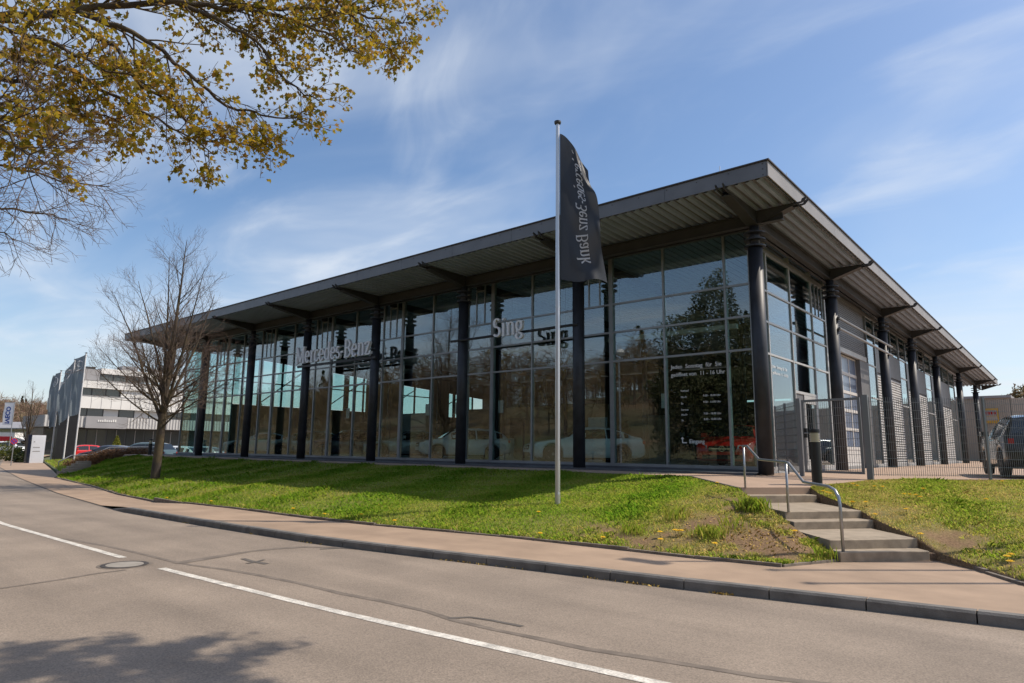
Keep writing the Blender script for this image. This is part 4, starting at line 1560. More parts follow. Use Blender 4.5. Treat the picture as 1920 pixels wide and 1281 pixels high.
# ------------------------------------------------------------------ flags
def star_mesh(f, n=40, r=0.34, w=0.035, cu=0.5, cv=0.2):
    """ring with a three-pointed star mapped through the cloth function f(u_metres, v_metres)"""
    V, F = [], []
    for i in range(n):
        t = 2 * math.pi * i / n
        for rr in (r, r - w):
            V.append(f(cu + rr * math.cos(t), cv + rr * math.sin(t)))
    for i in range(n):
        a, b = 2 * i, 2 * ((i + 1) % n)
        F.append((a, a + 1, b + 1, b))
    for k in range(3):
        t = R(-90 + 120 * k)
        o = len(V)
        tip = (cu + (r - w) * math.cos(t), cv + (r - w) * math.sin(t))
        s = 0.055
        q = [(cu + s * math.cos(t + R(90)), cv + s * math.sin(t + R(90))), tip, (cu + s * math.cos(t - R(90)), cv + s * math.sin(t - R(90)))]
        V += [f(*p) for p in q]
        F.append((o, o + 1, o + 2))
    return MB().add(V, F)


def cloth(f, W, H, nu=26, nv=80):
    V, F = [], []
    for j in range(nv + 1):
        for i in range(nu + 1):
            V.append(f(W * i / nu, H * j / nv))
            if i and j:
                a = j * (nu + 1) + i
                F.append((a, a - 1, a - nu - 2, a - nu - 1))
    return MB().add(V, F)


def pole(root, base, h, r0, r1, m):
    MB().lathe([(r0, -0.3), (r0, 0.25), (r0 * 0.94, 0.3), (r1, h)], 18).build('pole', m, root, False)
    MB().lathe([(r1 * 1.6, h), (r1 * 1.9, h + 0.03), (r1 * 1.9, h + 0.07), (r1 * 0.8, h + 0.09)], 16).build('cap', 'steel_beam', root)


# main flag, seen from its back
PB = (-2.42, -6.28, -0.63)
fl = empty('flagpole', PB)
tag(fl, 'tall silver flagpole standing on the grass bank before the hall', 'flagpole')
H_ = 9.17
pole(fl, PB, H_, 0.062, 0.045, 'pole_alu')
MB().tube([(0.06, 0.02, H_ - 0.3), (0.065, 0.02, 4.0), (0.062, 0.02, 1.0)], 0.006, 4).build('halyard', 'black_plastic', fl)
fg = empty('flag', (PB[0], PB[1], PB[2] + H_ - 0.25))
tag(fg, 'long black flag with grey vertical lettering seen from its back', 'flag')
RT = np.array([0.757, 0.653, 0.0])
NR = np.array([-0.653, 0.757, 0.0])


def flag_f(u, v, off=0.0, Wd=1.02, Hh=3.72):
    uu, vv = u / Wd, v / Hh
    wid = 0.72 + 0.34 * vv ** 0.8 - 0.06 * math.sin(5 * vv)
    droop = 0.95 * uu ** 1.2 * (1 - vv) ** 1.7
    x = 0.055 + uu * wid * (1 - 0.06 * math.sin(9 * vv + 1))
    rip = (0.16 * math.sin(3.6 * uu + 2.4 * vv + 0.4) * uu + 0.07 * math.sin(8.5 * uu + 5.5 * vv - 1) * uu
           + 0.05 * math.sin(14 * (vv - 0.5 * uu) + 1.0) * uu + 0.03 * math.sin(23 * (vv + 0.35 * uu) + 2.0) * uu + 0.10 * uu * uu * math.sin(6.0 * vv + 2) + 0.016 * math.sin(34 * (vv * 0.6 - 0.45 * uu)) * uu)
    fold = 0.20 * (1 - vv) ** 2 * math.sin(min(1, uu * 1.3) * 3.0)
    p = RT * x + NR * (rip - fold + off) - np.array([0, 0, vv * Hh + droop - 0.03 * math.sin(7 * uu + 2) * vv])
    return tuple(p)


cl_ = cloth(flag_f, 1.02, 3.72).build('cloth', 'flag_black', fg, True)
em = 3.15 / sum(GLYPH[c][0] for c in 'Mercedes-Benz Bank')
lets = MB()
pos = 0.16
for ch in 'Mercedes-Benz Bank':
    for k, pairs in enumerate(glyph_strips(ch, 0.105, 0.05)):
        for off in (-0.006 - 0.0006 * k, 0.006 + 0.0006 * k):
            V, F = [], []
            for i, (a, b) in enumerate(pairs):
                for q in (a, b):
                    V.append(flag_f(0.70 - q[1] * em * 0.95, pos + q[0] * em, off))
                if i:
                    F.append((2 * i - 2, 2 * i - 1, 2 * i + 1, 2 * i))
            lets.add(V, F)
    pos += GLYPH[ch][0] * em
lets.build('lettering', 'flag_print', cl_)

# three dark flags with emblem at the far left
for k, (px, py, d, h, lab) in enumerate(((139, 859, 60, 9.6, 'rightmost of three white flagpoles at the far left lawn'), (118.5, 864, 63, 9.7, 'middle of three white flagpoles before the black pylon'),
                                         (94, 868, 66, 9.2, 'leftmost of three white flagpoles beside the pale info board'))):
    b = at(px, py, d)
    pl = empty('flagpole', tuple(b))
    tag(pl, lab, 'flagpole', 'white flagpoles at the far left')
    pole(pl, b, h, 0.07, 0.05, 'pole_white')
    f_ = empty('flag', (b[0], b[1], b[2] + h - 0.1))
    tag(f_, ['dark grey emblem flag on the rightmost far pole', 'dark grey emblem flag on the middle far pole', 'dark grey flag folded over on the leftmost far pole'][k], 'flag', 'dark grey emblem flags')

    def ff(u, v, off=0.0, kk=k):
        uu, vv = u / 1.3, v / 5.5
        wid = [1.05, 1.15, 0.85][kk] * (1 - 0.45 * abs(vv - 0.3))
        rip = 0.24 * math.sin(7 * uu + 5 * vv + kk) * uu + 0.10 * math.sin(13 * uu - 8 * vv + kk * 2) * uu
        droop = [0.55, 1.5, 0.35][kk] * uu * (1 - 0.5 * vv)
        p = -RT * (0.06 + uu * wid) + NR * (rip + off) - np.array([0, 0, vv * 5.5 + droop])
        return tuple(p)
    c_ = cloth(ff, 1.3, 5.5, 16, 40).build('cloth', 'flag_grey', f_, True)
    sm = MB()
    for off in (-0.03, 0.03):
        s_ = star_mesh(lambda u, v, o=off: ff(u, v, o), 30, 0.50, 0.09, 0.66, 0.85)
        sm.add(s_.v, s_.f)
    sm.build('emblem', 'flag_print', c_)

# two more flagpoles and a lamp post out of frame on the right, they throw the streaks on the pavement
for (x, y, z, lab) in ((8.95, -3.5, -0.35, 'silver flagpole on the right bank beside the steps'), (9.6, -4.15, -0.4, 'second silver flagpole on the right bank')):
    r_ = empty('flagpole', (x, y, z))
    tag(r_, lab, 'flagpole', 'flagpoles right of the steps')
    pole(r_, (x, y, z), 8.85, 0.062, 0.045, 'pole_alu')
lamp2 = empty('lamp_post', (-17.4, -18.9, -1.03))
tag(lamp2, 'slim street lamp on the near pavement, mirrored in the glass front', 'lamp post')
MB().lathe([(0.08, 0), (0.08, 1.0), (0.05, 8.2)], 14).build('pole', 'galvanised', lamp2)
MB().lathe([(0.10, 8.2), (0.28, 8.45), (0.22, 8.65), (0.05, 8.72)], 16).build('lamp_head', 'pole_white', lamp2)
lampost = empty('lamp_post', (7.0, -4.4, -0.4))
tag(lampost, 'slim grey lamp post right of the steps', 'lamp post')
MB().lathe([(0.07, -0.3), (0.07, 1.0), (0.045, 8.4)], 14).build('pole', 'galvanised', lampost)
MB().box(-0.35, 0.35, -0.12, 0.12, 8.38, 8.5).build('lamp_head', 'galvanised', lampost)
# ------------------------------------------------------------------ vehicles
def car_shape(kind):
    """stations (x, hood/belt z, roof z, half width, roof half width); x from nose to tail"""
    if kind == 'suv':
        L, wb0, wb1, rw, zb = 4.7, 0.92, 3.80, 0.37, 0.30
        st = [(0.0, 0.72, 0.72, 0.70), (0.06, 0.95, 0.95, 0.80), (0.30, 1.06, 1.06, 0.90), (0.75, 1.12, 1.12, 0.945), (1.20, 1.15, 1.15, 0.95), (1.42, 1.16, 1.22, 0.95), (1.75, 1.10, 1.50, 0.95), (2.05, 1.09, 1.67, 0.95),
              (2.4, 1.09, 1.73, 0.95), (3.2, 1.11, 1.74, 0.95), (3.9, 1.14, 1.70, 0.945), (4.24, 1.16, 1.64, 0.93), (4.58, 1.14, 1.20, 0.90), (4.65, 1.02, 1.04, 0.87), (4.70, 0.70, 0.72, 0.80)]
        pil = (1.42, 2.05, 3.02, 4.05, 4.58)
    elif kind == 'van':
        L, wb0, wb1, rw, zb = 5.0, 0.92, 3.95, 0.34, 0.28
        st = [(0.0, 0.72, 0.72, 0.72), (0.06, 0.95, 0.95, 0.84), (0.35, 1.12, 1.12, 0.93), (0.85, 1.20, 1.24, 0.96), (1.25, 1.15, 1.60, 0.97), (1.6, 1.13, 1.88, 0.97), (2.0, 1.13, 1.95, 0.97), (3.0, 1.14, 1.96, 0.97),
              (4.2, 1.15, 1.94, 0.96), (4.75, 1.15, 1.86, 0.95), (4.95, 1.1, 1.5, 0.93), (5.0, 0.8, 0.85, 0.9)]
        pil = (0.85, 1.6, 2.6, 4.2, 4.95)
    elif kind == 'coupe':
        L, wb0, wb1, rw, zb = 4.65, 0.86, 3.66, 0.34, 0.20
        st = [(0.0, 0.50, 0.50, 0.66), (0.05, 0.66, 0.66, 0.78), (0.28, 0.78, 0.78, 0.88), (0.75, 0.86, 0.86, 0.92), (1.25, 0.93, 0.93, 0.92), (1.52, 0.96, 1.00, 0.92), (1.95, 0.93, 1.26, 0.92), (2.25, 0.93, 1.38, 0.92),
              (2.7, 0.94, 1.42, 0.92), (3.2, 0.96, 1.39, 0.92), (3.75, 0.98, 1.24, 0.91), (4.15, 1.0, 1.06, 0.89), (4.45, 1.00, 1.01, 0.86), (4.58, 0.92, 0.93, 0.84), (4.65, 0.62, 0.63, 0.78)]
        pil = (1.52, 2.25, 3.05, 3.75, 4.15)
    else:
        L, wb0, wb1, rw, zb = 4.4, 0.86, 3.50, 0.325, 0.22
        st = [(0.0, 0.55, 0.55, 0.66), (0.05, 0.72, 0.72, 0.78), (0.30, 0.86, 0.86, 0.86), (0.75, 0.94, 0.94, 0.89), (1.10, 0.98, 1.00, 0.895), (1.5, 0.94, 1.28, 0.895), (1.85, 0.93, 1.44, 0.895), (2.3, 0.93, 1.49, 0.895),
              (3.0, 0.95, 1.48, 0.895), (3.6, 0.98, 1.42, 0.885), (4.0, 1.0, 1.28, 0.87), (4.25, 0.98, 1.05, 0.85), (4.35, 0.88, 0.90, 0.83), (4.40, 0.58, 0.60, 0.76)]
        pil = (1.10, 1.85, 2.68, 3.6, 4.25)
    return L, wb0, wb1, rw, zb, st, pil


CAR_CACHE = {}


def car_meshes(kind):
    if kind in CAR_CACHE:
        return CAR_CACHE[kind]
    L, wb0, wb1, rw, zb, st, pil = car_shape(kind)
    sx = [s[0] for s in st]
    xs_ = set(sx) | set(pil)
    ra = rw + 0.07
    for w in (wb0, wb1):
        for k in range(13):
            xs_.add(round(w + ra * math.cos(math.pi * k / 12), 4))
        xs_.add(w - ra - 0.005)
        xs_.add(w + ra + 0.005)
    for k in range(int(L / 0.25)):
        xs_.add(round(k * 0.25, 3))
    xs_ = sorted(x for x in xs_ if 0 <= x <= L)
    V, F = [], []
    nj = None
    for x in xs_:
        belt, roof, hw = interp(sx, [s[1] for s in st], x), interp(sx, [s[2] for s in st], x), interp(sx, [s[3] for s in st], x)
        bot = zb
        end = 0.14 * max(0, 1 - min(x, L - x) / 0.25)
        for w in (wb0, wb1):
            if abs(x - w) < ra:
                bot = max(bot, rw + math.sqrt(max(0, ra * ra - (x - w) ** 2)))
        bot = min(bot + end, belt - 0.12)
        gh = max(0.0, roof - belt)
        rwid = hw - 0.10 - gh * 0.36
        pts = [(hw * 0.80, bot), (hw - 0.03, bot + 0.01)]
        for f, dw in ((0.25, 0.005), (0.55, 0.0), (0.80, 0.012), (0.94, 0.03)):
            pts.append((hw - dw, bot + (belt - bot) * f))
        pts.append((hw - 0.065, belt))
        pts.append((rwid + 0.02, belt + gh * 0.80 + 0.001))
        pts.append((rwid - 0.05, belt + gh * 0.95 + 0.004))
        pts.append((rwid * 0.6, roof + 0.008))
        pts.append((0.0, roof + 0.014))
        ring = pts + [(-a, b) for a, b in reversed(pts[:-1])]
        nj = len(ring)
        V += [(x, a, b) for a, b in ring]
    n = len(xs_)
    groups = dict(body=[], windscreen=[], rear_window=[], side=[[] for _ in range(6)])
    half = nj // 2
    for i in range(n - 1):
        xm = (xs_[i] + xs_[i + 1]) / 2
        for j in range(nj):
            a, b = i * nj + j, i * nj + (j + 1) % nj
            q = (a, b, b + nj, a + nj)
            jj = j if j < half else nj - 2 - j
            if j == nj - 1:
                groups['body'].append(q)
                continue
            k = None
            if jj == 6 and pil[0] < xm < pil[4]:      # side of the cabin
                for s in range(3):
                    if pil[1] - 0.30 + 0.30 * (s > 0) + 0.03 < xm or s:
                        lo, hi = (pil[0] + 0.18 if s == 0 else pil[s] + 0.04 if s else 0), pil[s + 1] - 0.04
                        if s == 0:
                            lo, hi = pil[0] + 0.30, pil[2] - 0.05
                        elif s == 1:
                            lo, hi = pil[2] + 0.04, pil[3] - 0.06
                        else:
                            lo, hi = pil[3] + 0.06, pil[4] - 0.22
                        if lo < xm < hi:
                            k = s + (0 if j < half else 3)
                if k is not None:
                    groups['side'][k].append(q)
                    continue
            if jj >= 8 and pil[0] < xm < pil[1] - 0.06:
                groups['windscreen'].append(q)
                continue
            if jj >= 8 and pil[3] + 0.05 < xm < pil[4]:
                groups['rear_window'].append(q)
                continue
            groups['body'].append(q)
    groups['body'].append(tuple(range(nj - 1, -1, -1)))
    groups['body'].append(tuple(range((n - 1) * nj, n * nj)))

    def sub(fs, name, smooth=True):
        used = sorted({i for q in fs for i in q})
        mp = {v: k for k, v in enumerate(used)}
        me = bpy.data.meshes.new(name)
        me.from_pydata([V[i] for i in used], [], [tuple(mp[i] for i in q) for q in fs])
        me.polygons.foreach_set('use_smooth', [len(q) == 4 for q in fs])
        me.update()
        return me

    out = dict(L=L, wb=(wb0, wb1), rw=rw, kind=kind, body=sub(groups['body'], 'body'))
    out['glass'] = [('windscreen', sub(groups['windscreen'], 'windscreen')), ('rear_window', sub(groups['rear_window'], 'rear_window'))]
    for g_ in groups['side']:
        if g_:
            out['glass'].append(('side_window', sub(g_, 'side_window')))
    out['tyre'] = MB().lathe([(rw * 0.62, -0.11), (rw * 0.93, -0.115), (rw, -0.085), (rw, 0.085), (rw * 0.93, 0.115), (rw * 0.62, 0.11)], 28).mesh('tyre')
    rim = MB().lathe([(rw * 0.68, 0.06), (rw * 0.68, 0.108), (rw * 0.60, 0.108), (rw * 0.58, 0.06)], 28)
    for k in range(5):
        t = 2 * math.pi * k / 5
        c, s = math.cos(t), math.sin(t)
        rim.bar((0.03 * c, 0.03 * s, 0.09), (rw * 0.62 * c, rw * 0.62 * s, 0.098), 0.07, 0.025, (0, 0, 1))
    rim.lathe([(0.06, 0.05), (0.06, 0.11)], 12)
    out['rim'] = rim.mesh('rim')
    out['disc'] = MB().lathe([(rw * 0.63, -0.09), (rw * 0.63, 0.05)], 24).mesh('hub')
    hw = 0.9 if kind in ('suv', 'van') else 0.86
    zb_ = zb
    out['under'] = MB().box(0.35, L - 0.35, -hw * 0.78, hw * 0.78, zb - 0.06, zb + 0.35).mesh('underbody')
    zh = dict(suv=0.86, van=0.86, coupe=0.64, hatch=0.72)[kind]
    hl = []
    for s in (-1, 1):
        m_ = MB()
        y1, y0 = s * (0.83 if kind != 'suv' else 0.87), s * 0.48
        m_.add([(0.005, y0, zh - 0.06), (0.02, y0, zh + 0.05), (0.33, y1, zh + 0.12), (0.18, y1, zh - 0.02), (0.12, y0, zh - 0.06), (0.14, y0, zh + 0.05), (0.40, y1 - s * 0.12, zh + 0.10), (0.30, y1 - s * 0.12, zh - 0.02)],
               [(0, 1, 2, 3), (4, 7, 6, 5), (0, 4, 5, 1), (1, 5, 6, 2), (2, 6, 7, 3), (3, 7, 4, 0)])
        hl.append(m_.mesh('headlight'))
    out['headlight'] = hl
    tl = []
    zt_ = dict(suv=0.98, van=1.05, coupe=0.82, hatch=0.86)[kind]
    for s in (-1, 1):
        m_ = MB()
        m_.box(L - 0.13, L - 0.02, min(s * (0.70 if kind == 'suv' else 0.50), s * 0.84), max(s * (0.70 if kind == 'suv' else 0.50), s * 0.84), zt_ - 0.07, zt_ + 0.07)
        tl.append(m_.mesh('tail_light'))
    out['tail'] = tl
    g_ = MB()
    g_.box(-0.012, 0.10, -0.42, 0.42, zh - 0.14, zh + 0.04)
    out['grille'] = g_.mesh('grille')
    g_ = MB()
    g_.box(-0.02, 0.05, -0.40, 0.40, zh - 0.07, zh - 0.03)
    n_ = 20
    Vr, Fr = [], []
    for i in range(n_):
        t = 2 * math.pi * i / n_
        for rr in (0.095, 0.075):
            Vr.append((-0.026, rr * math.cos(t), zh - 0.05 + rr * math.sin(t)))
    Fr = [(2 * i, 2 * i + 1, 2 * ((i + 1) % n_) + 1, 2 * ((i + 1) % n_)) for i in range(n_)]
    for k in range(3):
        t = R(90 + 120 * k)
        o_ = len(Vr)
        Vr += [(-0.027, 0.018 * math.cos(t + 1.57), zh - 0.05 + 0.018 * math.sin(t + 1.57)), (-0.027, 0.08 * math.cos(t), zh - 0.05 + 0.08 * math.sin(t)), (-0.027, 0.018 * math.cos(t - 1.57), zh - 0.05 + 0.018 * math.sin(t - 1.57))]
        Fr.append((o_, o_ + 1, o_ + 2))
    g_.add(Vr, Fr)
    out['badge'] = g_.mesh('badge')
    g_ = MB()
    g_.box(-0.006, 0.12, -0.62, 0.62, zb + 0.06, zb + 0.20)
    out['intake'] = g_.mesh('air_intake')
    mi = []
    zm = dict(suv=1.16, van=1.2, coupe=0.99, hatch=1.0)[kind]
    for s in (-1, 1):
        m_ = MB()
        m_.box(pil[0] + 0.42, pil[0] + 0.58, min(s * 0.90, s * 1.10), max(s * 0.90, s * 1.10), zm, zm + 0.15)
        mi.append(m_.mesh('mirror'))
    out['mirror'] = mi
    CAR_CACHE[kind] = out
    return out


def instance(name, me, m, parent, loc=(0, 0, 0), rot=(0, 0, 0)):
    o = bpy.data.objects.new(name, me)
    COL.objects.link(o)
    o.parent = parent
    if not me.materials:
        me.materials.append(None)
    o.material_slots[0].link = 'OBJECT'
    o.material_slots[0].material = MATS[m]
    o.location = loc
    o.rotation_euler = rot
    return o


def car(kind, paint, loc, heading, label, group=None, steer=0.0, detail=True, cat='car', name='parked_car'):
    """heading: direction (x, y) the nose points to; loc: ground point under the car's middle"""
    c = car_meshes(kind)
    a = math.atan2(-heading[1], -heading[0])     # mesh nose is at x = 0, tail at +L
    root = empty(name, loc, a)
    tag(root, label, cat, group)
    off = (-c['L'] / 2, 0, 0)
    instance('body', c['body'], 'paint_' + paint, root, off)
    for nm, me in c['glass']:
        instance(nm, me, 'car_glass', root, off)
    instance('underbody', c['under'], 'car_trim', root, off)
    for k, w in enumerate(c['wb']):
        for s in (-1, 1):
            wr = instance('wheel', c['tyre'], 'tyre', root, (w + off[0], s * (0.83 if kind in ('suv', 'van') else 0.775), c['rw']), (R(90) * -s, 0, steer if k == 0 else 0))
            instance('rim', c['rim'], 'rim', wr)
            instance('hub', c['disc'], 'car_trim', wr)
    if detail:
        for me in c['headlight']:
            instance('headlight', me, 'lamp_glass', root, off)
        for me in c['tail']:
            instance('tail_light', me, 'lamp_red', root, off)
        instance('grille', c['grille'], 'car_trim', root, off)
        instance('badge', c['badge'], 'car_chrome', root, off)
        instance('air_intake', c['intake'], 'car_trim', root, off)
        for me in c['mirror']:
            instance('mirror', me, 'paint_' + paint, root, off)
    return root


# yard on the right
car('suv', 'grey', (5.42, 6.45, 0.0), (-0.22, 0.975), 'dark grey SUV parked behind the mesh fence at the right edge')
p = on_z(1856, 872, 0.0)
car('hatch', 'black', (5.0, 27.0, 0.0), (0.93, 0.36), 'black car with red tail light parked beyond the far hall columns')
# show cars
p = at(1372, 872, 22.0)
car('coupe', 'red', (-2.55, 4.25, 0.11), (0.20, -0.98), 'red show car behind the front glass beside the corner column', 'cars inside the showroom', name='show_car')
car('coupe', 'white', (-8.6, 3.7, 0.11), (-0.62, -0.78), 'white coupe behind the front glass right of the short name sign', 'cars inside the showroom', name='show_car')
for (x, y, h, pt, lab, kd) in ((-16.3, 4.6, (-0.55, -0.83), 'white', 'pale show car behind the bay left of the short name sign', 'hatch'), (-20.6, 4.8, (-0.55, -0.83), 'silver', 'silver show car behind the end of the long name sign', 'coupe'),
                               (-25.5, 4.6, (-0.55, -0.83), 'blue', 'dark blue show car in the glass bay left of the long name sign', 'hatch'), (-30.0, 4.6, (-0.6, -0.8), 'silver', 'silver show car in the bay before the last glazed one', 'hatch'),
                               (-35.0, 4.4, (-0.6, -0.8), 'white', 'white show car in the leftmost glazed bay', 'coupe'), (-6.2, 9.6, (0.6, -0.8), 'black', 'black show car standing deep inside behind the white coupe', 'suv')):
    car(kd, pt, (x, y, 0.11), h, lab, 'cars inside the showroom', name='show_car')
# car park at the far left
def lotcar(kind, paint, px, d, hd, lab, nm='parked_car', cat='car'):
    q = at(px, 850, d)
    car(kind, paint, (q[0], q[1], -0.915), hd, lab, 'cars in the far left car park', cat=cat, name=nm)


lotcar('hatch', 'red', 153, 72, (-0.10, -0.99), 'bright red car partly behind the far flagpoles')
lotcar('hatch', 'blue', 205, 52, (-0.80, -0.60), 'dark blue car nose left beside the red car')
lotcar('suv', 'teal', 268, 51, (-0.85, -0.53), 'grey-green estate car behind the bare tree trunk')
lotcar('hatch', 'white', 327, 54, (-0.85, -0.53), 'white car near the left end of the hall')
lotcar('hatch', 'silver', 372, 60, (-0.85, -0.53), 'silver car seen through the left end glazing')
q = at(18, 850, 98)
car('van', 'white', (q[0], q[1], -1.0), (0.75, 0.66), 'white van at the far left edge behind the bushes', cat='van', name='parked_van')
q = at(-6, 850, 110)
car('van', 'white', (q[0], q[1], -1.0), (0.75, 0.66), 'second white van cut by the left picture edge', cat='van', name='parked_van')
# ------------------------------------------------------------------ far left: office block, signs, hedge
XO = -117.0
ob = empty('office_block', (XO, 24, -1.0))
tag(ob, 'white stepped office block with dark window bands behind the bare tree', 'building')


def obp(name, m, y0, y1, z0, z1, d=0.0, parent=None, th=12.0):
    o = MB().box(XO - th, XO + d, y0, y1, z0, z1).build(name, m, parent or ob)
    if parent is None:
        o.location = (-XO, -24, 1.0)
    return o


# storeys, bottom to top: glass ground floor, canopy, then bands and windows
obp('wall', 'bldg_dark', 13.5, 60, -1.0, 3.35, -2.5)
for k in range(15):
    y0 = 13.6 + k * 3.0
    w_ = MB().box(XO - 2.5, XO - 2.4, y0 + 0.12, y0 + 2.88, -0.7, 3.1).build('window', 'bldg_glass', ob)
    w_.location = (-XO, -24, 1.0)
    MB().box(XO - 2.4, XO - 2.33, y0 + 1.45, y0 + 1.55, -0.7, 3.1).build('glazing_bar', 'bldg_grey', w_)
can = obp('canopy', 'bldg_grey', 12.8, 60, 3.36, 5.2, 0.0)
for k in range(94):
    MB().box(XO, XO + 0.06, 12.9 + k * 0.5, 13.15 + k * 0.5, 3.4, 5.18).build('canopy_rib', 'pale_render', can)
o = obp('sign_board', 'bldg_grey', 18.5, 24.6, 3.30, 5.24, 0.30, th=0)
rs = random.Random(2)
for k in range(9):
    MB().box(XO + 0.31, XO + 0.37, 20.2 + k * 0.32, 20.42 + k * 0.32, 4.35, 4.35 + rs.choice((0.3, 0.42, 0.3))).build('sign_letter', 'white_render', o)
obp('window_band', 'bldg_dark', 16.2, 46, 5.21, 6.5, -0.6)
for k in range(12):
    w_ = MB().box(XO - 0.6, XO - 0.5, 16.4 + k * 2.4, 18.6 + k * 2.4, 5.3, 6.45).build('window', 'bldg_glass' if k not in (2, 4, 5) else 'pale_render', ob)
    w_.location = (-XO, -24, 1.0)
obp('wall_band', 'white_render', 16.0, 46, 6.51, 8.5, 0.2)
obp('window_band', 'bldg_dark', 17.0, 23.5, 8.51, 9.85, -0.6)
obp('wall_block', 'white_render', 23.5, 46, 8.51, 10.4, -0.2)
for k in range(3):
    w_ = MB().box(XO - 0.6, XO - 0.5, 17.1 + k * 2.1, 19.0 + k * 2.1, 8.6, 9.8).build('window', 'bldg_glass', ob)
    w_.location = (-XO, -24, 1.0)
obp('wall_band', 'white_render', 16.6, 30.5, 9.86, 11.1, 0.2)
obp('window_band', 'bldg_dark', 18.0, 26.5, 11.11, 12.4, -1.0)
for k in range(3):
    w_ = MB().box(XO - 1.0, XO - 0.9, 20.2 + k * 2.1, 22.1 + k * 2.1, 11.2, 12.3).build('window', 'bldg_glass', ob)
    w_.location = (-XO, -24, 1.0)
obp('tower', 'bldg_grey', 17.2, 20.0, 11.1, 13.0, -0.4, th=6)
obp('parapet', 'white_render', 20.2, 33, 12.41, 13.3, -0.6)
for z0, z1, y0, y1, d in ((6.51, 8.5, 16.0, 46, 0.2), (9.86, 11.1, 16.6, 30.5, 0.2), (8.51, 10.4, 23.5, 46, -0.2)):
    y = y0 + 1.5
    while y < y1:
        j_ = MB().box(XO + d, XO + d + 0.03, y - 0.02, y + 0.02, z0 + 0.05, z1 - 0.05).build('panel_joint', 'bldg_grey', ob)
        j_.location = (-XO, -24, 1.0)
        y += 1.5
    c_ = MB().box(XO + d - 0.2, XO + d + 0.06, y0 - 0.05, y1 + 0.05, z1 + 0.001, z1 + 0.12).build('coping', 'bldg_grey', ob)
    c_.location = (-XO, -24, 1.0)
for (y0, y1, z0, z1) in ((24, 26.5, 13.31, 14.2), (29, 30.2, 13.31, 14.0), (36, 39, 10.41, 11.4)):
    c_ = MB().box(XO - 5, XO - 2.5, y0, y1, z0, z1).build('roof_unit', 'bldg_grey', ob)
    c_.location = (-XO, -24, 1.0)
obp('plant_room', 'bldg_dark', 18.2, 19.6, 13.01, 13.5, -1.5, th=4)

# low shed buildings at the far left
sh = empty('low_shed', (-150, 2, -1.0))
tag(sh, 'long low grey shed with shallow roof at the far left', 'building')
a_ = at(0, 830, 165)
b_ = at(92, 830, 165)
m_ = MB()
m_.prism([(a_[0] - 12, a_[1] - 8), (b_[0] + 1, b_[1]), (b_[0] - 12, b_[1] + 14), (a_[0] - 30, a_[1] + 6)], -1.3, [4.2] * 4)
o = m_.build('wall', 'pale_render', sh)
o.location = (150, -2, 1.0)
m_ = MB()
m_.prism([(a_[0] - 11, a_[1] - 9.5), (b_[0] + 2.5, b_[1] - 1), (b_[0] - 12, b_[1] + 16), (a_[0] - 32, a_[1] + 8)], [4.2, 4.2, 6.6, 6.6], [4.5, 4.5, 6.9, 6.9])
o = m_.build('roof', 'bldg_grey', sh)
o.location = (150, -2, 1.0)
trk = empty('box_truck', tuple(at(10, 846, 120)))
tag(trk, 'white box truck body with red side panel at the left edge', 'truck')
trk.location.z = -1.0
trk.rotation_euler = (0, 0, R(45))
MB().box(-3.2, 2.0, -1.2, 1.2, 0.9, 3.6).build('box_body', 'white_render', trk)
MB().box(-2.6, 1.6, -1.23, -1.205, 1.2, 2.9).build('side_panel', 'sign_red', trk)
MB().prism([(2.1, -1.1), (3.9, -1.1), (3.9, 1.1), (2.1, 1.1)], 0.5, [2.8, 2.3, 2.3, 2.8]).build('cab', 'white_render', trk)
MB().box(3.2, 3.92, -1.12, 1.12, 1.5, 2.2).build('windscreen', 'car_glass', trk)
for xx in (-2.4, 2.9):
    for s in (-1, 1):
        MB().tube([(xx, s * 0.85, 0.5), (xx, s * 1.15, 0.5)], 0.5, 16).build('wheel', 'tyre', trk)

# white advertising flag with blue lettering on a pole
b = at(17, 838, 85)
ip = empty('flagpole', (b[0], b[1], -1.0))
tag(ip, 'thin grey pole carrying the white flag at the far left', 'flagpole')
MB().lathe([(0.06, 0), (0.045, 7.0)], 10).build('pole', 'galvanised', ip)
MB().tube([(0, 0, 6.9), tuple(-RT * 1.3 + np.array([0, 0, 6.9]))], 0.03, 6).build('arm', 'galvanised', ip)
iv = empty('flag', (b[0], b[1], 5.85))
tag(iv, 'narrow white flag with blue vertical capitals at the far left edge', 'flag')


def ivf(u, v, off=0.0):
    return tuple(-RT * (0.06 + u) + NR * (0.05 * math.sin(3 * v) * u + off) - np.array([0, 0, v - 0.05 * u]))


ic = cloth(ivf, 1.25, 2.9, 8, 16).build('cloth', 'flag_white', iv)
tm = text_mesh('IVECO', 0.78, bold=0.045)
for v_ in tm.vertices:
    x, y = v_.co.x, v_.co.y
    v_.co = ivf(0.35 + 0.56 - y, 2.72 - x * 0.98, -0.02)
place('lettering', tm, 'print_blue', ic)

# no-stopping sign
b = at(21, 868, 52)
ns = empty('road_sign', tuple(b))
tag(ns, 'round red and blue no-stopping sign on a slim pole at the left kerb', 'sign')
dirc = np.array([CAM[0] - b[0], CAM[1] - b[1], 0.0])
dirc /= np.linalg.norm(dirc)
sidev = np.array([-dirc[1], dirc[0], 0])
MB().lathe([(0.035, -0.3), (0.035, 1.95)], 8).build('pole', 'galvanised', ns)


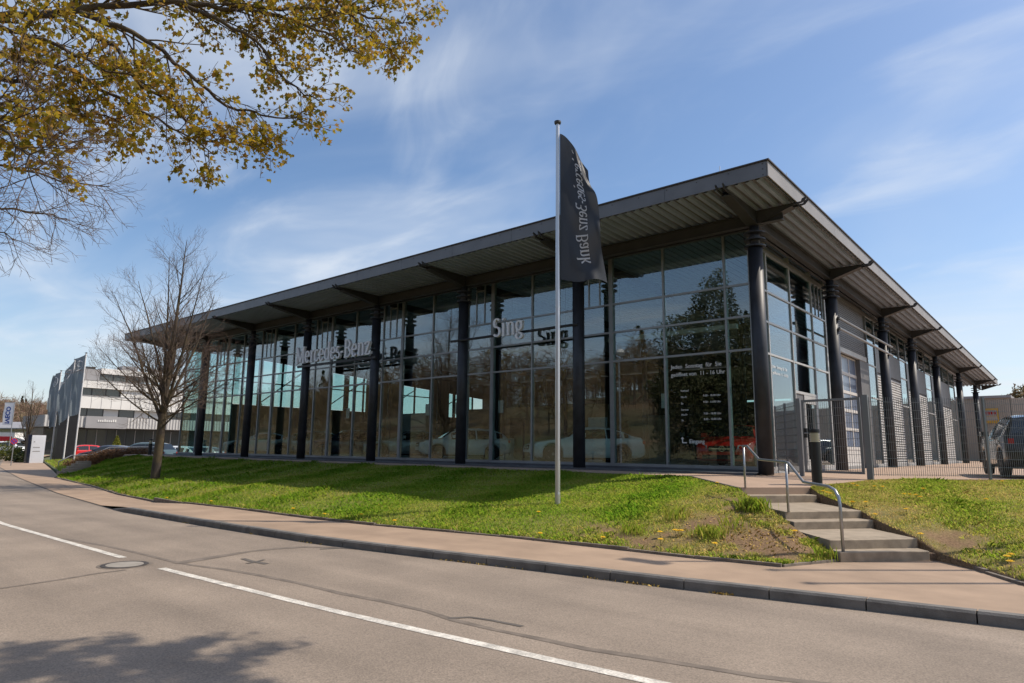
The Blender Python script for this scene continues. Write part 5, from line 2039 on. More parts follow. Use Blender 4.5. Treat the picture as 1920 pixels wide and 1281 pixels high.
def disc(r, off, r_in=0.0, n=28):
    V, F = [], []
    for i in range(n):
        t = 2 * math.pi * i / n
        d_ = sidev * math.cos(t) + np.array([0, 0, math.sin(t)])
        V += [tuple(np.array([0, 0, 1.68]) + d_ * r + dirc * off), tuple(np.array([0, 0, 1.68]) + d_ * r + dirc * (off - 0.02))]
    F = [tuple(range(0, 2 * n, 2)), tuple(range(2 * n - 1, 0, -2))] + [(2 * i, 2 * i + 1, 2 * ((i + 1) % n) + 1, 2 * ((i + 1) % n)) for i in range(n)]
    return MB().add(V, F)


disc(0.24, 0.06).build('disc', 'sign_red', ns)
disc(0.18, 0.066).build('disc', 'sign_blue', ns)
for s in (-1, 1):
    MB().bar(tuple(np.array([0, 0, 1.68]) + sidev * 0.14 * s + np.array([0, 0, 0.14]) + dirc * 0.072), tuple(np.array([0, 0, 1.68]) - sidev * 0.14 * s - np.array([0, 0, 0.14]) + dirc * (0.072 + 0.002 * s)), 0.05, 0.008, tuple(dirc)).build('cross_bar', 'sign_red', ns)

# pale information board and black pylon
b0, b1 = at(53, 866, 60), at(80, 865, 61)
zb_ = min(b0[2], b1[2]) - 0.05
inf = empty('information_board', (b0[0], b0[1], zb_))
tag(inf, 'pale grey upright information board with dark blue edge left of the poles', 'sign board')
w_ = (b1 - b0) * np.array([1, 1, 0])
ln = np.linalg.norm(w_)
w_ /= ln
o = MB().bar((0, 0, -0.2), (0, 0, 2.45), ln, 0.18, tuple(np.cross(w_, (0, 0, 1)))).build('board', 'flag_white', inf)
mid = w_ * ln / 2
o.location = tuple(mid)
o2 = MB().bar((0, 0, -0.2), (0, 0, 2.5), 0.28, 0.35, tuple(np.cross(w_, (0, 0, 1)))).build('edge_panel', 'blind_blue', inf)
o2.data.materials[0] = MATS['sign_blue']
o2.data.materials[0] = MATS['paint_blue']
o2.location = tuple(-w_ * 0.15)
face = np.cross(w_, (0, 0, 1))
if face @ dirc < 0:
    face = -face
for z, l_ in ((1.35, 0.55), (1.0, 0.6), (1.85, 0.12)):
    MB().bar(tuple(w_ * 0.2 + face * 0.095 + np.array([0, 0, z])), tuple(w_ * (0.2 + l_) + face * 0.095 + np.array([0, 0, z])), 0.03, 0.07).build('text_line', 'bldg_grey', inf)
b0 = at(118, 866, 66)
py_ = empty('sign_pylon', (b0[0], b0[1], b0[2]))
tag(py_, 'tall plain black sign pylon behind the three emblem flags', 'sign pylon')
MB().box(-0.35, 0.35, -0.9, 0.9, -0.3, 6.6).build('tower', 'black_plastic', py_)
MB().box(-0.45, 0.45, -1.0, 1.0, -0.35, 0.12).build('base', 'plinth', py_)

# left steps with handrail by the hedge
lst = empty('side_steps', (-37.0, -6.2, -1.0))
tag(lst, 'narrow concrete side steps with slab edge beside the brown hedge', 'steps')
for k in range(5):
    MB().box(-0.55 - k * 0.45, -0.1 - k * 0.45, -0.2 + k * 0.35, 0.5 + k * 0.35, -0.1, 0.1 + 0.13 * k).build('step', 'concrete', lst)
lr = empty('handrail', (-35.6, -6.9, -1.0))
tag(lr, 'long pale tube handrail climbing past the brown hedge at the left', 'handrail')
lrp = [at(109, 890, 45), at(110, 866, 45), at(134, 854, 46), at(172, 853, 47), at(205, 839, 48), at(240, 838.5, 49), at(300, 838, 50)]
MB().tube([tuple(q - np.array(lr.location)) for q in lrp], 0.03, 8).build('rail', 'galvanised', lr)
for (px, y0, y1, d) in ((162, 853.5, 868, 46.8), (215, 839, 857, 48.3), (267, 838.5, 853, 49.5)):
    MB().tube([tuple(at(px, y0, d) - np.array(lr.location)), tuple(at(px, y1, d) - np.array(lr.location))], 0.028, 8).build('post', 'galvanised', lr)

# ------------------------------------------------------------------ right background
wh = empty('warehouse', (-1.0, 66, 0))
tag(wh, 'beige metal-clad warehouse beyond the right end of the hall', 'building')
m_ = MB().box(-30, 1.48, 62.0, 100, -0.2, 6.15)
o = m_.build('wall', 'beige_cladding', wh)
o.location = (1.0, -66, 0)
m_ = MB()
m_.prism([(1.52, 62.0), (40, 78), (40, 100), (1.52, 100)], -0.2, [6.1, 6.1, 6.1, 6.1])
o = m_.build('wall', 'beige_cladding', wh)
o.location = (1.0, -66, 0)
ribs = MB()
for k in range(120):
    ribs.box(-29.9 + k * 0.26, -29.9 + k * 0.26 + 0.05, 61.965, 62.0, 0, 6.1)
o = ribs.build('cladding_ribs', 'beige_cladding', wh)
o['kind'] = 'stuff'
o.location = (1.0, -66, 0)
m_ = MB()
m_.box(-30.2, 1.6, 61.8, 100, 6.152, 6.40)
o = m_.build('roof_edge', 'bldg_grey', wh)
o.location = (1.0, -66, 0)
ws = empty('framed_sign', (-0.15, 61.9, 3.7))
tag(ws, 'yellow framed dark sign panel on the beige warehouse wall', 'sign')
MB().box(-0.62, 0.62, -0.05, 0.0, 0.0, 1.45).build('frame', 'yellow_frame', ws)
MB().box(-0.52, 0.52, -0.07, -0.052, 0.72, 1.25).build('panel', 'bldg_grey', ws)
MB().box(-0.52, 0.52, -0.07, -0.052, 0.25, 0.66).build('panel', 'beige_cladding', ws)
for k in range(4):
    MB().box(-0.46 + k * 0.24, -0.30 + k * 0.24, -0.085, -0.071, 0.85, 1.12).build('letter', 'lamp_red', ws)
rb = empty('low_hall', (30, 120, 0))
tag(rb, 'low grey hall roof line far behind the warehouse', 'building')
o = MB().box(-10, 60, 118, 140, -0.2, 9.0).build('wall', 'bldg_grey', rb)
o.location = (-30, -120, 0)
# ------------------------------------------------------------------ vegetation
class Tree:
    """grows tubes (branches) and keeps twig ends for leaves"""

    def __init__(self, seed):
        self.r = np.random.default_rng(seed)
        self.lines = []
        self.ends = []

    def path(self, p, d, L, n, wob, up, gravity=0.0):
        pts = [np.array(p, float)]
        d = np.array(d, float)
        d /= np.linalg.norm(d)
        for i in range(n):
            d = d + self.r.normal(0, wob, 3) + np.array([0, 0, up / n]) - np.array([0, 0, gravity * (i / n)])
            d /= np.linalg.norm(d)
            pts.append(pts[-1] + d * L / n)
        return pts, d

    def branch(self, p, d, L, r0, r1, n, wob, up, sides):
        pts, d2 = self.path(p, d, L, n, wob, up)
        rad = [r0 + (r1 - r0) * i / n for i in range(n + 1)]
        self.lines.append((pts, rad, sides))
        return pts, rad

    def tubes(self, lo=0, hi=99):
        V, F = [], []
        for pts, rad, sides in self.lines:
            if not lo <= sides <= hi:
                continue
            n = sides
            P = np.array(pts)
            D = np.gradient(P, axis=0)
            D /= np.linalg.norm(D, axis=1)[:, None] + 1e-9
            ref = np.array([0.31, 0.17, 0.93]) if abs(D[0][2]) < 0.8 else np.array([0.93, 0.31, 0.17])
            o = len(V)
            A = np.cross(D, ref)
            A /= np.linalg.norm(A, axis=1)[:, None] + 1e-9
            B = np.cross(D, A)
            for i in range(len(P)):
                for k in range(n):
                    t = 2 * math.pi * k / n
                    V.append(P[i] + rad[i] * (math.cos(t) * A[i] + math.sin(t) * B[i]))
            for i in range(len(P) - 1):
                for k in range(n):
                    a, b = o + i * n + k, o + i * n + (k + 1) % n
                    F.append((a, b, b + n, a + n))
        return np.array(V), np.array(F)


def rand_side(r, d, ang):
    """unit vector at angle ang from d in a random plane"""
    d = d / np.linalg.norm(d)
    a = np.cross(d, r.normal(0, 1, 3))
    a /= np.linalg.norm(a) + 1e-9
    return d * math.cos(ang) + a * math.sin(ang)


def sub_branches(T, pts, rad, count, L, ratio, ang, lo, hi, n, wob, up, sides, Ltap=0.5, rmin=0.004):
    out = []
    for k in range(count):
        t = lo + (hi - lo) * (k + T.r.uniform(0, 1)) / count
        f = t * (len(pts) - 1)
        i = min(int(f), len(pts) - 2)
        p = pts[i] + (pts[i + 1] - pts[i]) * (f - i)
        d = pts[i + 1] - pts[i]
        l = L * (1 - Ltap * t) * T.r.uniform(0.7, 1.2)
        rr = max(rmin, rad[i] * ratio)
        out.append(T.branch(p, rand_side(T.r, d, ang * T.r.uniform(0.7, 1.25)), l, rr, max(rmin * 0.6, rr * 0.35), n, wob, up, sides))
    return out


# --- big bare tree on the bank at the left
def bare_tree(name, base, H, label, seed, spread=1.0, dens=1.0, lichen=True, group=None):
    T = Tree(seed)
    k = H / 10.4
    b = np.array(base, float)
    trunk = T.branch(b - np.array([0, 0, 0.3]), (0.01, 0.0, 1), 2.6 * k, 0.18 * k, 0.15 * k, 6, 0.015, 0, 12)
    top = trunk[0][-1]
    leaders = [T.branch(top - np.array([0, 0, 0.2]), (0.02, 0.02, 1), 7.6 * k, 0.125 * k, 0.010, 12, 0.025, 0.10, 8)]
    for a, tl, L, h in ((R(20), 0.34, 6.4, 0.25), (R(150), 0.44, 5.2, 0.5), (R(250), 0.40, 5.6, 0.1), (R(330), 0.26, 6.6, 0.3), (R(75), 0.36, 5.4, 0.6), (R(200), 0.30, 6.0, 0.7)):
        i0 = top + np.array([0, 0, h - 0.5])
        leaders.append(T.branch(i0, (math.cos(a) * math.sin(tl) * spread, math.sin(a) * math.sin(tl) * spread, math.cos(tl)), L * k, 0.075 * k, 0.009, 10, 0.04, 0.35, 7))
    limbs = []
    for j in range(int(15 * dens)):          # low spreading limbs
        a = 2.39996 * j + T.r.uniform(-0.3, 0.3)
        z = 1.7 + 1.9 * j / 15
        tl = R(68) - R(16) * j / 15 + T.r.uniform(-0.1, 0.1)
        limbs.append(T.branch(b + np.array([0, 0, z * k]), (math.cos(a) * math.sin(tl), math.sin(a) * math.sin(tl), math.cos(tl)), (3.9 - 0.05 * j) * k * spread * T.r.uniform(0.8, 1.15), 0.042 * k, 0.007, 9, 0.06, 0.25, 6))
    m1 = []
    for n_, l in enumerate(leaders):
        m1 += sub_branches(T, l[0], l[1], int((30 if n_ == 0 else 17) * dens), (2.5 if n_ == 0 else 1.9) * k, 0.34, R(44), 0.10, 0.96, 6, 0.07, 0.45, 5, 0.55, 0.006)
    for l in limbs:
        m1 += sub_branches(T, l[0], l[1], int(12 * dens), 1.5 * k, 0.45, R(46), 0.15, 0.97, 5, 0.08, 0.4, 5, 0.45, 0.0055)
    m2 = []
    for l in m1:
        m2 += sub_branches(T, l[0], l[1], int(7 * dens), 0.8 * k, 0.55, R(42), 0.2, 1.0, 4, 0.10, 0.35, 3, 0.4, 0.0042)
    for l in m2:
        sub_branches(T, l[0], l[1], 3, 0.36 * k, 0.7, R(40), 0.3, 1.0, 2, 0.12, 0.25, 3, 0.3, 0.0032)
    root = empty(name, tuple(b))
    tag(root, label, 'tree', group)
    V, F = T.tubes(6, 99)
    V, F = None, None
    for nm, lo, hi, m in (('trunk', 8, 99, 'bark_lichen'), ('limbs', 5, 7, 'bark_lichen' if lichen else 'bark'), ('twigs', 3, 4, 'twig')):
        V, F = [], []
        sides = sorted({l[2] for l in T.lines if lo <= l[2] <= hi})
        Vs, Fs, o = [], [], 0
        for s in sides:
            v, f = T.tubes(s, s)
            if len(v):
                Vs.append(v)
                Fs.append(f + o)
                o += len(v)
        if not Vs:
            continue
        me = np_mesh(nm, np.concatenate(Vs) - b, np.concatenate(Fs))
        me.polygons.foreach_set('use_smooth', [True] * len(me.polygons))
        ob_ = place(nm, me, m, root)
        if nm == 'twigs':
            ob_['kind'] = 'stuff'
    return root


bt = on_z(292, 881, -0.38)
bare_tree('bare_tree', (bt[0], bt[1], -0.42), 10.5, 'large leafless tree on the grass bank before the left end of the hall', 21, 1.0, 1.0)
q = at(47, 862, 62)
bare_tree('bare_tree', (q[0], q[1], -1.0), 8.2, 'small thin leafless tree behind the information board at the far left', 5, 0.55, 0.45, group=None)


# --- leaves
LEAF = np.array([(0, 0), (0.16, 0.10), (0.42, 0.02), (0.34, 0.26), (0.52, 0.52), (0.24, 0.56), (0.02, 1.0), (-0.20, 0.58), (-0.50, 0.54), (-0.34, 0.27), (-0.43, 0.04), (-0.15, 0.10)])


def leaves_mesh(P, size, r, droop=0.6):
    """lobed leaves at points P"""
    n = len(P)
    k = len(LEAF)
    ax = r.normal(0, 1, (n, 3))
    ax[:, 2] -= droop
    ax /= np.linalg.norm(ax, axis=1)[:, None]
    sd = np.cross(ax, r.normal(0, 1, (n, 3)))
    sd /= np.linalg.norm(sd, axis=1)[:, None] + 1e-9
    nr = np.cross(ax, sd)
    s = size * r.uniform(0.45, 1.35, n)
    V = (P[:, None, :] + s[:, None, None] * (LEAF[None, :, 0, None] * sd[:, None, :] + LEAF[None, :, 1, None] * ax[:, None, :]
                                             + r.uniform(-0.2, 1.1, n)[:, None, None] * (LEAF[None, :, 0, None] ** 2 + 0.4 * LEAF[None, :, 1, None] ** 2) * nr[:, None, :])).reshape(-1, 3)
    F = np.arange(n * k).reshape(n, k)
    return V, F, r.uniform(0, 1, n)


def leafy_tree(name, base, limbs, label, seed, trunk, leaf_n=7, leaf_size=0.085, bare=(), lo=0.08, keep_p=0.48):
    T = Tree(seed)
    b = np.array(base, float)
    T.lines.append(([np.array(p, float) for p in trunk[0]], trunk[1], 12))
    L2, ends = [], []
    for li, (pts, r0) in enumerate(limbs):
        P = [np.array(p, float) for p in pts]
        # resample with a little wobble
        Q = []
        for i in range(len(P) - 1):
            for s in range(4):
                Q.append(P[i] + (P[i + 1] - P[i]) * s / 4 + T.r.normal(0, 0.02, 3))
        Q.append(P[-1])
        rad = [r0 + (0.007 - r0) * (i / (len(Q) - 1)) ** 0.8 for i in range(len(Q))]
        T.lines.append((Q, rad, 7))
        L2.append((Q, rad, li))
    for Q, rad, li in L2:
        nb = li in bare
        Lp = sum(np.linalg.norm(Q[i + 1] - Q[i]) for i in range(len(Q) - 1))
        cnt = int(Lp * (1 - lo) * (7.6 if not nb else 9))
        s1 = sub_branches(T, Q, rad, cnt, 0.66 if not nb else 0.95, 0.42, R(48), lo, 1.0, 5, 0.10, -0.10 if not nb else 0.15, 5, 0.45, 0.0055)
        for l in s1:
            s2 = sub_branches(T, l[0], l[1], 5, 0.30 if not nb else 0.42, 0.6, R(45), 0.2, 1.0, 3, 0.12, -0.05, 3, 0.3, 0.0035)
            if not nb:
                ends += [(x[0][-1], li) for x in s2] + [(l[0][-1], li)] + [(x[0][1], li) for x in s2]
            else:
                for x in s2:
                    sub_branches(T, x[0], x[1], 2, 0.22, 0.7, R(40), 0.3, 1.0, 2, 0.1, 0.0, 3, 0.3, 0.0028)
    root = empty(name, tuple(b))
    tag(root, label, 'tree')
    for nm, lo, hi, m in (('trunk', 12, 12, 'bark'), ('limbs', 5, 7, 'bark_lichen'), ('twigs', 3, 4, 'twig')):
        Vs, Fs, o = [], [], 0
        for s in range(lo, hi + 1):
            v, f = T.tubes(s, s)
            if len(v):
                Vs.append(v)
                Fs.append(f + o)
                o += len(v)
        me = np_mesh(nm, np.concatenate(Vs) - b, np.concatenate(Fs))
        me.polygons.foreach_set('use_smooth', [True] * len(me.polygons))
        ob_ = place(nm, me, m, root)
        if nm == 'twigs':
            ob_['kind'] = 'stuff'
    E_ = np.array([e[0] for e in ends])
    keep = T.r.uniform(0, 1, len(E_)) < keep_p
    E_ = E_[keep]
    P = np.repeat(E_, leaf_n, axis=0) + T.r.normal(0, 0.05, (len(E_) * leaf_n, 3))
    V, F, rn = leaves_mesh(P, leaf_size, T.r)
    me = np_mesh('crown', V - b, F, rn)
    ob_ = place('crown', me, 'maple_leaf', root)
    ob_['kind'] = 'stuff'
    return root


def A(*pts):
    return [at(*p) for p in pts]


tb = (-3.9, -18.7, -1.05)
fork = np.array([-3.9, -18.6, 3.4])
limbs = [
    (A((-330, 140, 7.4), (-120, 60, 7.3), (60, 30, 7.5), (200, 10, 7.7), (330, -40, 8.0)), 0.065),
    (A((60, 30, 7.5), (300, 0, 7.8), (420, 14, 8.0), (520, 12, 8.3), (640, 20, 8.6), (735, 42, 8.9), (795, 36, 9.1)), 0.042),
    (A((420, 10, 8.0), (520, 30, 8.1), (610, 60, 8.2), (690, 118, 8.3)), 0.03),
    (A((330, 6, 7.9), (420, 40, 7.9), (490, 80, 8.0), (535, 155, 8.1), (603, 192, 8.2)), 0.032),
    (A((150, 22, 7.5), (248, 62, 7.5), (354, 133, 7.6), (425, 200, 7.7), (500, 215, 7.8), (568, 230, 7.9)), 0.036),
    (A((120, 40, 7.4), (217, 84, 7.3), (257, 150, 7.3), (330, 205, 7.4), (385, 262, 7.5), (485, 282, 7.6)), 0.034),
    (A((-60, 90, 7.2), (60, 110, 7.0), (150, 140, 7.0), (230, 190, 7.1), (320, 235, 7.2), (400, 290, 7.3)), 0.034),
    (A((-140, 100, 7.1), (-10, 140, 6.6), (90, 170, 6.6), (160, 215, 6.7), (240, 225, 6.8)), 0.034),
    (A((-220, 130, 6.8), (-80, 170, 6.3), (20, 190, 6.2), (80, 240, 6.2), (110, 275, 6.2)), 0.030),
    (A((-260, 140, 6.6), (-120, 200, 6.0), (-10, 235, 5.8), (40, 280, 5.8), (70, 330, 5.8)), 0.028),
    (A((-100, -20, 7.6), (80, -60, 7.8), (300, -90, 8.2), (500, -60, 8.6), (640, -10, 8.8)), 0.05),
    (A((300, -60, 8.2), (400, -10, 8.3), (560, 40, 8.5), (700, 20, 8.8)), 0.03),
    (A((-60, 20, 7.0), (40, 60, 6.9), (140, 100, 6.8), (200, 130, 6.8), (290, 160, 6.9)), 0.03),
    (A((500, -30, 8.4), (620, -10, 8.7), (700, 70, 8.9), (735, 95, 9.0)), 0.026),
    # bare lower twigs
    (A((-300, 330, 9.5), (-120, 300, 9.6), (20, 310, 9.8), (120, 340, 10.0), (205, 350, 10.2)), 0.035),
    (A((-300, 360, 9.8), (-140, 350, 10.0), (-20, 385, 10.2), (70, 398, 10.4), (125, 410, 10.6)), 0.035),
    (A((-280, 230, 9.0), (-80, 200, 9.2), (100, 205, 9.5), (200, 230, 9.8), (270, 248, 10.0)), 0.035),
    (A((-260, 420, 9.8), (-120, 420, 10.0), (-20, 430, 10.2), (35, 452, 10.4)), 0.025),
]
limbs += [([fork + np.array([0, 0, 0.2]), (fork + limbs[0][0][0]) / 2 + np.array([0, 0, 0.2]), limbs[0][0][0]], 0.14)]
for li in (7, 8, 9, 10, 14, 15, 16, 17, 6):
    limbs.append(([fork, fork + (limbs[li][0][0] - fork) * 0.5 + np.array([0, 0, 0.1]), limbs[li][0][0]], 0.07))
# crown on the far side of the trunk, out of frame
fr2 = np.random.default_rng(4)
for k in range(6):
    a = R(150 + 35 * k)
    limbs.append(([fork, fork + np.array([math.cos(a) * 1.6, math.sin(a) * 1.6, 1.8]), fork + np.array([math.cos(a) * 3.6, math.sin(a) * 3.6, 3.2])], 0.07))
n0 = len(limbs)
leafy_tree('maple_tree', tb, limbs, 'roadside maple with young bronze-green leaves hanging in from the upper left', 9,
           ([tb, (-3.92, -18.72, 0.6), (-3.88, -18.66, 2.2), tuple(fork), (-3.9, -18.5, 6.5), (-3.8, -18.4, 9.0)], [0.34, 0.27, 0.24, 0.21, 0.12, 0.03]), 8, 0.060, bare=(9, 14, 15, 16, 17))

# second maple right of the camera: throws the leafy shadow on the road
tb2 = np.array([11.2, -18.6, -1.05])
f2 = tb2 + np.array([0, 0, 4.6])
lim2 = []
for tip, r0 in ((( 12.6, -14.0, 7.5), 0.09), ((8.4, -13.4, 7.9), 0.08), ((11.5, -14, 8.2), 0.08), ((13.5, -18, 8.0), 0.08), ((9.5, -19, 9.2), 0.1), ((5.0, -16.5, 7.6), 0.07)):
    tip = np.array(tip)
    m_ = (f2 + tip) / 2 + np.array([0, 0, 0.7])
    lim2.append(([f2, m_, tip], r0))
for px, py, h in ((20, 1230, 7.2), (110, 1212, 6.8), (190, 1245, 7.4), (275, 1206, 6.6), (345, 1202, 6.9), (350, 1240, 7.3), (410, 1262, 7.0), (450, 1225, 6.7), (60, 1268, 7.6), (160, 1285, 7.5), (300, 1283, 7.1), (400, 1300, 7.4)):
    g_ = on_z(px, py, ZR)
    tip = g_ + SUN_DIR / SUN_DIR[2] * (h + 2.1)
    m_ = (f2 + tip) / 2 + np.array([0, 0, 0.6])
    lim2.append(([f2, m_, tip], 0.05))
leafy_tree('maple_tree', tuple(tb2), lim2, 'second roadside maple out of frame at the right of the road', 19,
           ([tuple(tb2), tuple(tb2 + np.array([0, 0, 2.5])), tuple(f2), tuple(f2 + np.array([0, 0, 3.5]))], [0.32, 0.25, 0.2, 0.05]), 7, 0.10, lo=0.91, keep_p=0.62)


# --- clumps of leaf-sized faces
def clump(name, m, pts, size, seed, parent=None, loc=(0, 0, 0), elong=1.0, wid=0.4):
    r = np.random.default_rng(seed)
    n = len(pts)
    a = r.normal(0, 1, (n, 3))
    a /= np.linalg.norm(a, axis=1)[:, None]
    b = np.cross(a, r.normal(0, 1, (n, 3)))
    b /= np.linalg.norm(b, axis=1)[:, None]
    s = size * r.uniform(0.6, 1.3, n)[:, None]
    P = np.asarray(pts)
    V = np.stack([P - a * s * 0.5 * elong, P + b * s * wid, P + a * s * 0.5 * elong, P - b * s * wid], axis=1).reshape(-1, 3)
    me = np_mesh(name, V, np.arange(4 * n).reshape(n, 4), r.uniform(0, 1, n))
    o = place(name, me, m, parent, loc=loc)
    return o


def ellip(r, n, c, rad, lump=0.25):
    d = r.normal(0, 1, (n, 3))
    d /= np.linalg.norm(d, axis=1)[:, None]
    k = r.uniform(0.55, 1.0, n) ** 0.6
    w = 1 + lump * np.sin(d[:, 0] * 5 + c[0]) * np.sin(d[:, 1] * 4 + c[1]) + lump * 0.6 * np.sin(d[:, 2] * 7)
    return np.array(c) + d * (k * w)[:, None] * np.array(rad)


vr = np.random.default_rng(77)
# brown hedge by the left steps
hg = [at(128, 874, 46.5), at(160, 862, 47), at(200, 852, 47.5), at(240, 849, 48), at(278, 849, 48.5)]
hedge = empty('hedge', tuple(hg[0]))
tag(hedge, 'low reddish-brown bare hedge behind the left handrail', 'hedge')
P = []
for i in range(len(hg) - 1):
    for k in range(2600):
        p_ = hg[i] + (hg[i + 1] - hg[i]) * vr.uniform()
        P.append(p_ + np.array([vr.normal(0, 0.35), vr.normal(0, 0.35), vr.uniform(-0.85, 0.30)]))
clump('foliage', 'hedge_leaf', np.array(P) - np.array(hedge.location), 0.12, 3, hedge, elong=2.6, wid=0.14)
sm_ = MB()
for k in range(60):
    i = vr.integers(0, 4)
    p_ = hg[i] + (hg[i + 1] - hg[i]) * vr.uniform() - np.array(hedge.location)
    sm_.tube([p_ + np.array([0, 0, -0.8]), p_ + np.array([vr.normal(0, .15), vr.normal(0, .15), 0.3])], 0.012, 4)
sm_.build('stems', 'twig', hedge)['kind'] = 'stuff'


def shrub(px, py, d, rad, m, lab, name='shrub', n=900, size=0.16, group=None):
    c = at(px, py, d)
    root = empty(name, (c[0], c[1], c[2] - rad[2]))
    tag(root, lab, 'shrub', group)
    clump('foliage', m, ellip(vr, n, (0, 0, rad[2]), rad), size, int(vr.integers(1e6)), root)
    MB().tube([(0, 0, -0.4), (0, 0, rad[2])], 0.04, 5).build('stem', 'bark', root)
    return root


shrub(2, 845, 70, (1.6, 1.6, 1.0), 'shrub_leaf', 'rounded yellow-green shrub at the far left edge', group='shrubs by the left road')
shrub(20, 852, 66, (1.2, 1.2, 0.7), 'shrub_leaf', 'low yellow-green shrub behind the no-stopping sign', group='shrubs by the left road')
shrub(36, 852, 66, (0.9, 0.9, 0.65), 'shrub_leaf', 'low shrub between sign pole and small tree', group='shrubs by the left road')
shrub(43, 858, 62, (0.75, 0.75, 0.5), 'conifer', 'small dark green round shrub left of the info board', group='shrubs by the left road')
# yellow-green cone shrub before the office block
c = at(218, 836, 85)
cs = empty('cone_shrub', (c[0], c[1], -0.95))
tag(cs, 'yellow-green cone-shaped conifer in front of the office block', 'shrub')
h_ = vr.uniform(0, 1, 1400) ** 0.7
t_ = vr.uniform(0, 2 * math.pi, 1400)
rr_ = (1 - h_) * 0.95 * vr.uniform(0.75, 1.05, 1400) + 0.05
clump('foliage', 'cone_shrub', np.stack([rr_ * np.cos(t_), rr_ * np.sin(t_), 0.2 + h_ * 2.5], 1), 0.2, 4, cs)
MB().tube([(0, 0, -0.2), (0, 0, 1.5)], 0.07, 6).build('trunk', 'bark', cs)


# --- woods: crowns of many small faces over each slope
def wood(name, label, spots, m, seed, per, hgt, size, conif=False):
    r = np.random.default_rng(seed)
    P = []
    tr = MB()
    for (x, y, z) in spots:
        h = hgt * r.uniform(0.75, 1.25)
        if conif:
            f = r.uniform(0, 1, per) ** 0.6
            t = r.uniform(0, 2 * math.pi, per)
            q = (1 - f) * h * 0.17 * r.uniform(0.6, 1.1, per) + 0.1
            P.append(np.stack([x + q * np.cos(t), y + q * np.sin(t), z + h * (0.12 + 0.88 * f)], 1))
        else:
            P.append(ellip(r, per, (x, y, z + h * 0.62), (h * 0.28, h * 0.28, h * 0.40), 0.3))
        tr.tube([(x, y, z - 0.5), (x, y, z + h * 0.7)], [h * 0.018, h * 0.008], 4, False)
    P = np.concatenate(P)
    o = clump(name, m, P, size, seed + 1, elong=5.0 if not conif else 1.2, wid=0.10 if not conif else 0.4)
    tag(o, label, 'woodland', kind='stuff')
    t_ = tr.build('trunks', 'bark', o)
    t_['kind'] = 'stuff'
    return o


sp = []
for k in range(520):
    x, y = vr.uniform(-260, 40), -vr.uniform(0, 1) ** 1.3 * 150 - 42
    sp.append((x, y, hill_z(x, y)))
wood('woodland', 'leafless brown wood covering the hillside across the road', sp, 'forest_brown', 31, 260, 11, 0.5)
sp = []
for k in range(26):
    x, y = vr.uniform(-260, -20), -vr.uniform(90, 200)
    sp.append((x, y, hill_z(x, y)))
wood('woodland', 'dark conifers along the ridge across the road', sp, 'conifer', 41, 160, 16, 0.9, True)
# hedge row of brown trees close to the far side of the near pavement
sp = []
for k in range(46):
    x = -18 - k * 2.6 + vr.uniform(-1, 1)
    y = yL(x) * 2 - yK(x) - 6.5 - vr.uniform(0, 5)
    sp.append((x, y, -1.0))
wood('woodland', 'row of leafless brown bushes along the near side of the road', sp, 'forest_brown', 51, 700, 4.6, 0.16)
sp = []
for k in range(420):
    ang = R(vr.uniform(152, 186))
    rr = vr.uniform(270, 480)
    h = interp([260, 305, 350, 395, 440, 485], [-1.3, 5, 10, 13.5, 16, 17.5], rr)
    sp.append((rr * math.cos(ang), rr * math.sin(ang), h * 0.9 - 1))
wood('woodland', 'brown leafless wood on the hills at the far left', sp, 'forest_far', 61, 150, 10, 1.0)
sp = []
for k in range(60):
    ang = R(vr.uniform(152, 186))
    rr = vr.uniform(430, 500)
    sp.append((rr * math.cos(ang), rr * math.sin(ang), 14.0))
wood('woodland', 'dark conifers on the far left ridge', sp, 'conifer', 71, 160, 13, 0.9, True)
# big dark tree across the road, mirrored in the corner panes
dt = empty('evergreen_tree', (-13.0, -25.0, -0.9))
tag(dt, 'broad dark evergreen tree on the near side of the road', 'tree')
Pp = np.concatenate([ellip(vr, 26000, (0, 0, 8.2), (3.4, 3.4, 5.4), 0.3), ellip(vr, 15000, (1.5, 1.0, 5.2), (3.4, 3.2, 3.4), 0.3), ellip(vr, 12000, (-2.6, 0.5, 5.0), (2.4, 2.4, 3.6), 0.3)])
clump('crown', 'evergreen_leaf', Pp, 0.17, 13, dt)
MB().tube([(0, 0, -0.5), (0, 0, 4), (0.2, 0, 11)], [0.4, 0.32, 0.08], 10).build('trunk', 'bark', dt)
# far tree behind the warehouse at the right
q = at(1916, 736, 190)
ft = empty('far_tree', (q[0], q[1], 0))
tag(ft, 'rounded leafless tree top behind the warehouse at the right edge', 'tree')
clump('crown', 'forest_brown', ellip(vr, 1500, (0, 0, 16.0), (4.0, 4.0, 4.0), 0.3), 0.5, 14, ft, elong=2.4)
MB().tube([(0, 0, -0.5), (0, 0, 16)], [0.4, 0.15], 8).build('trunk', 'bark', ft)


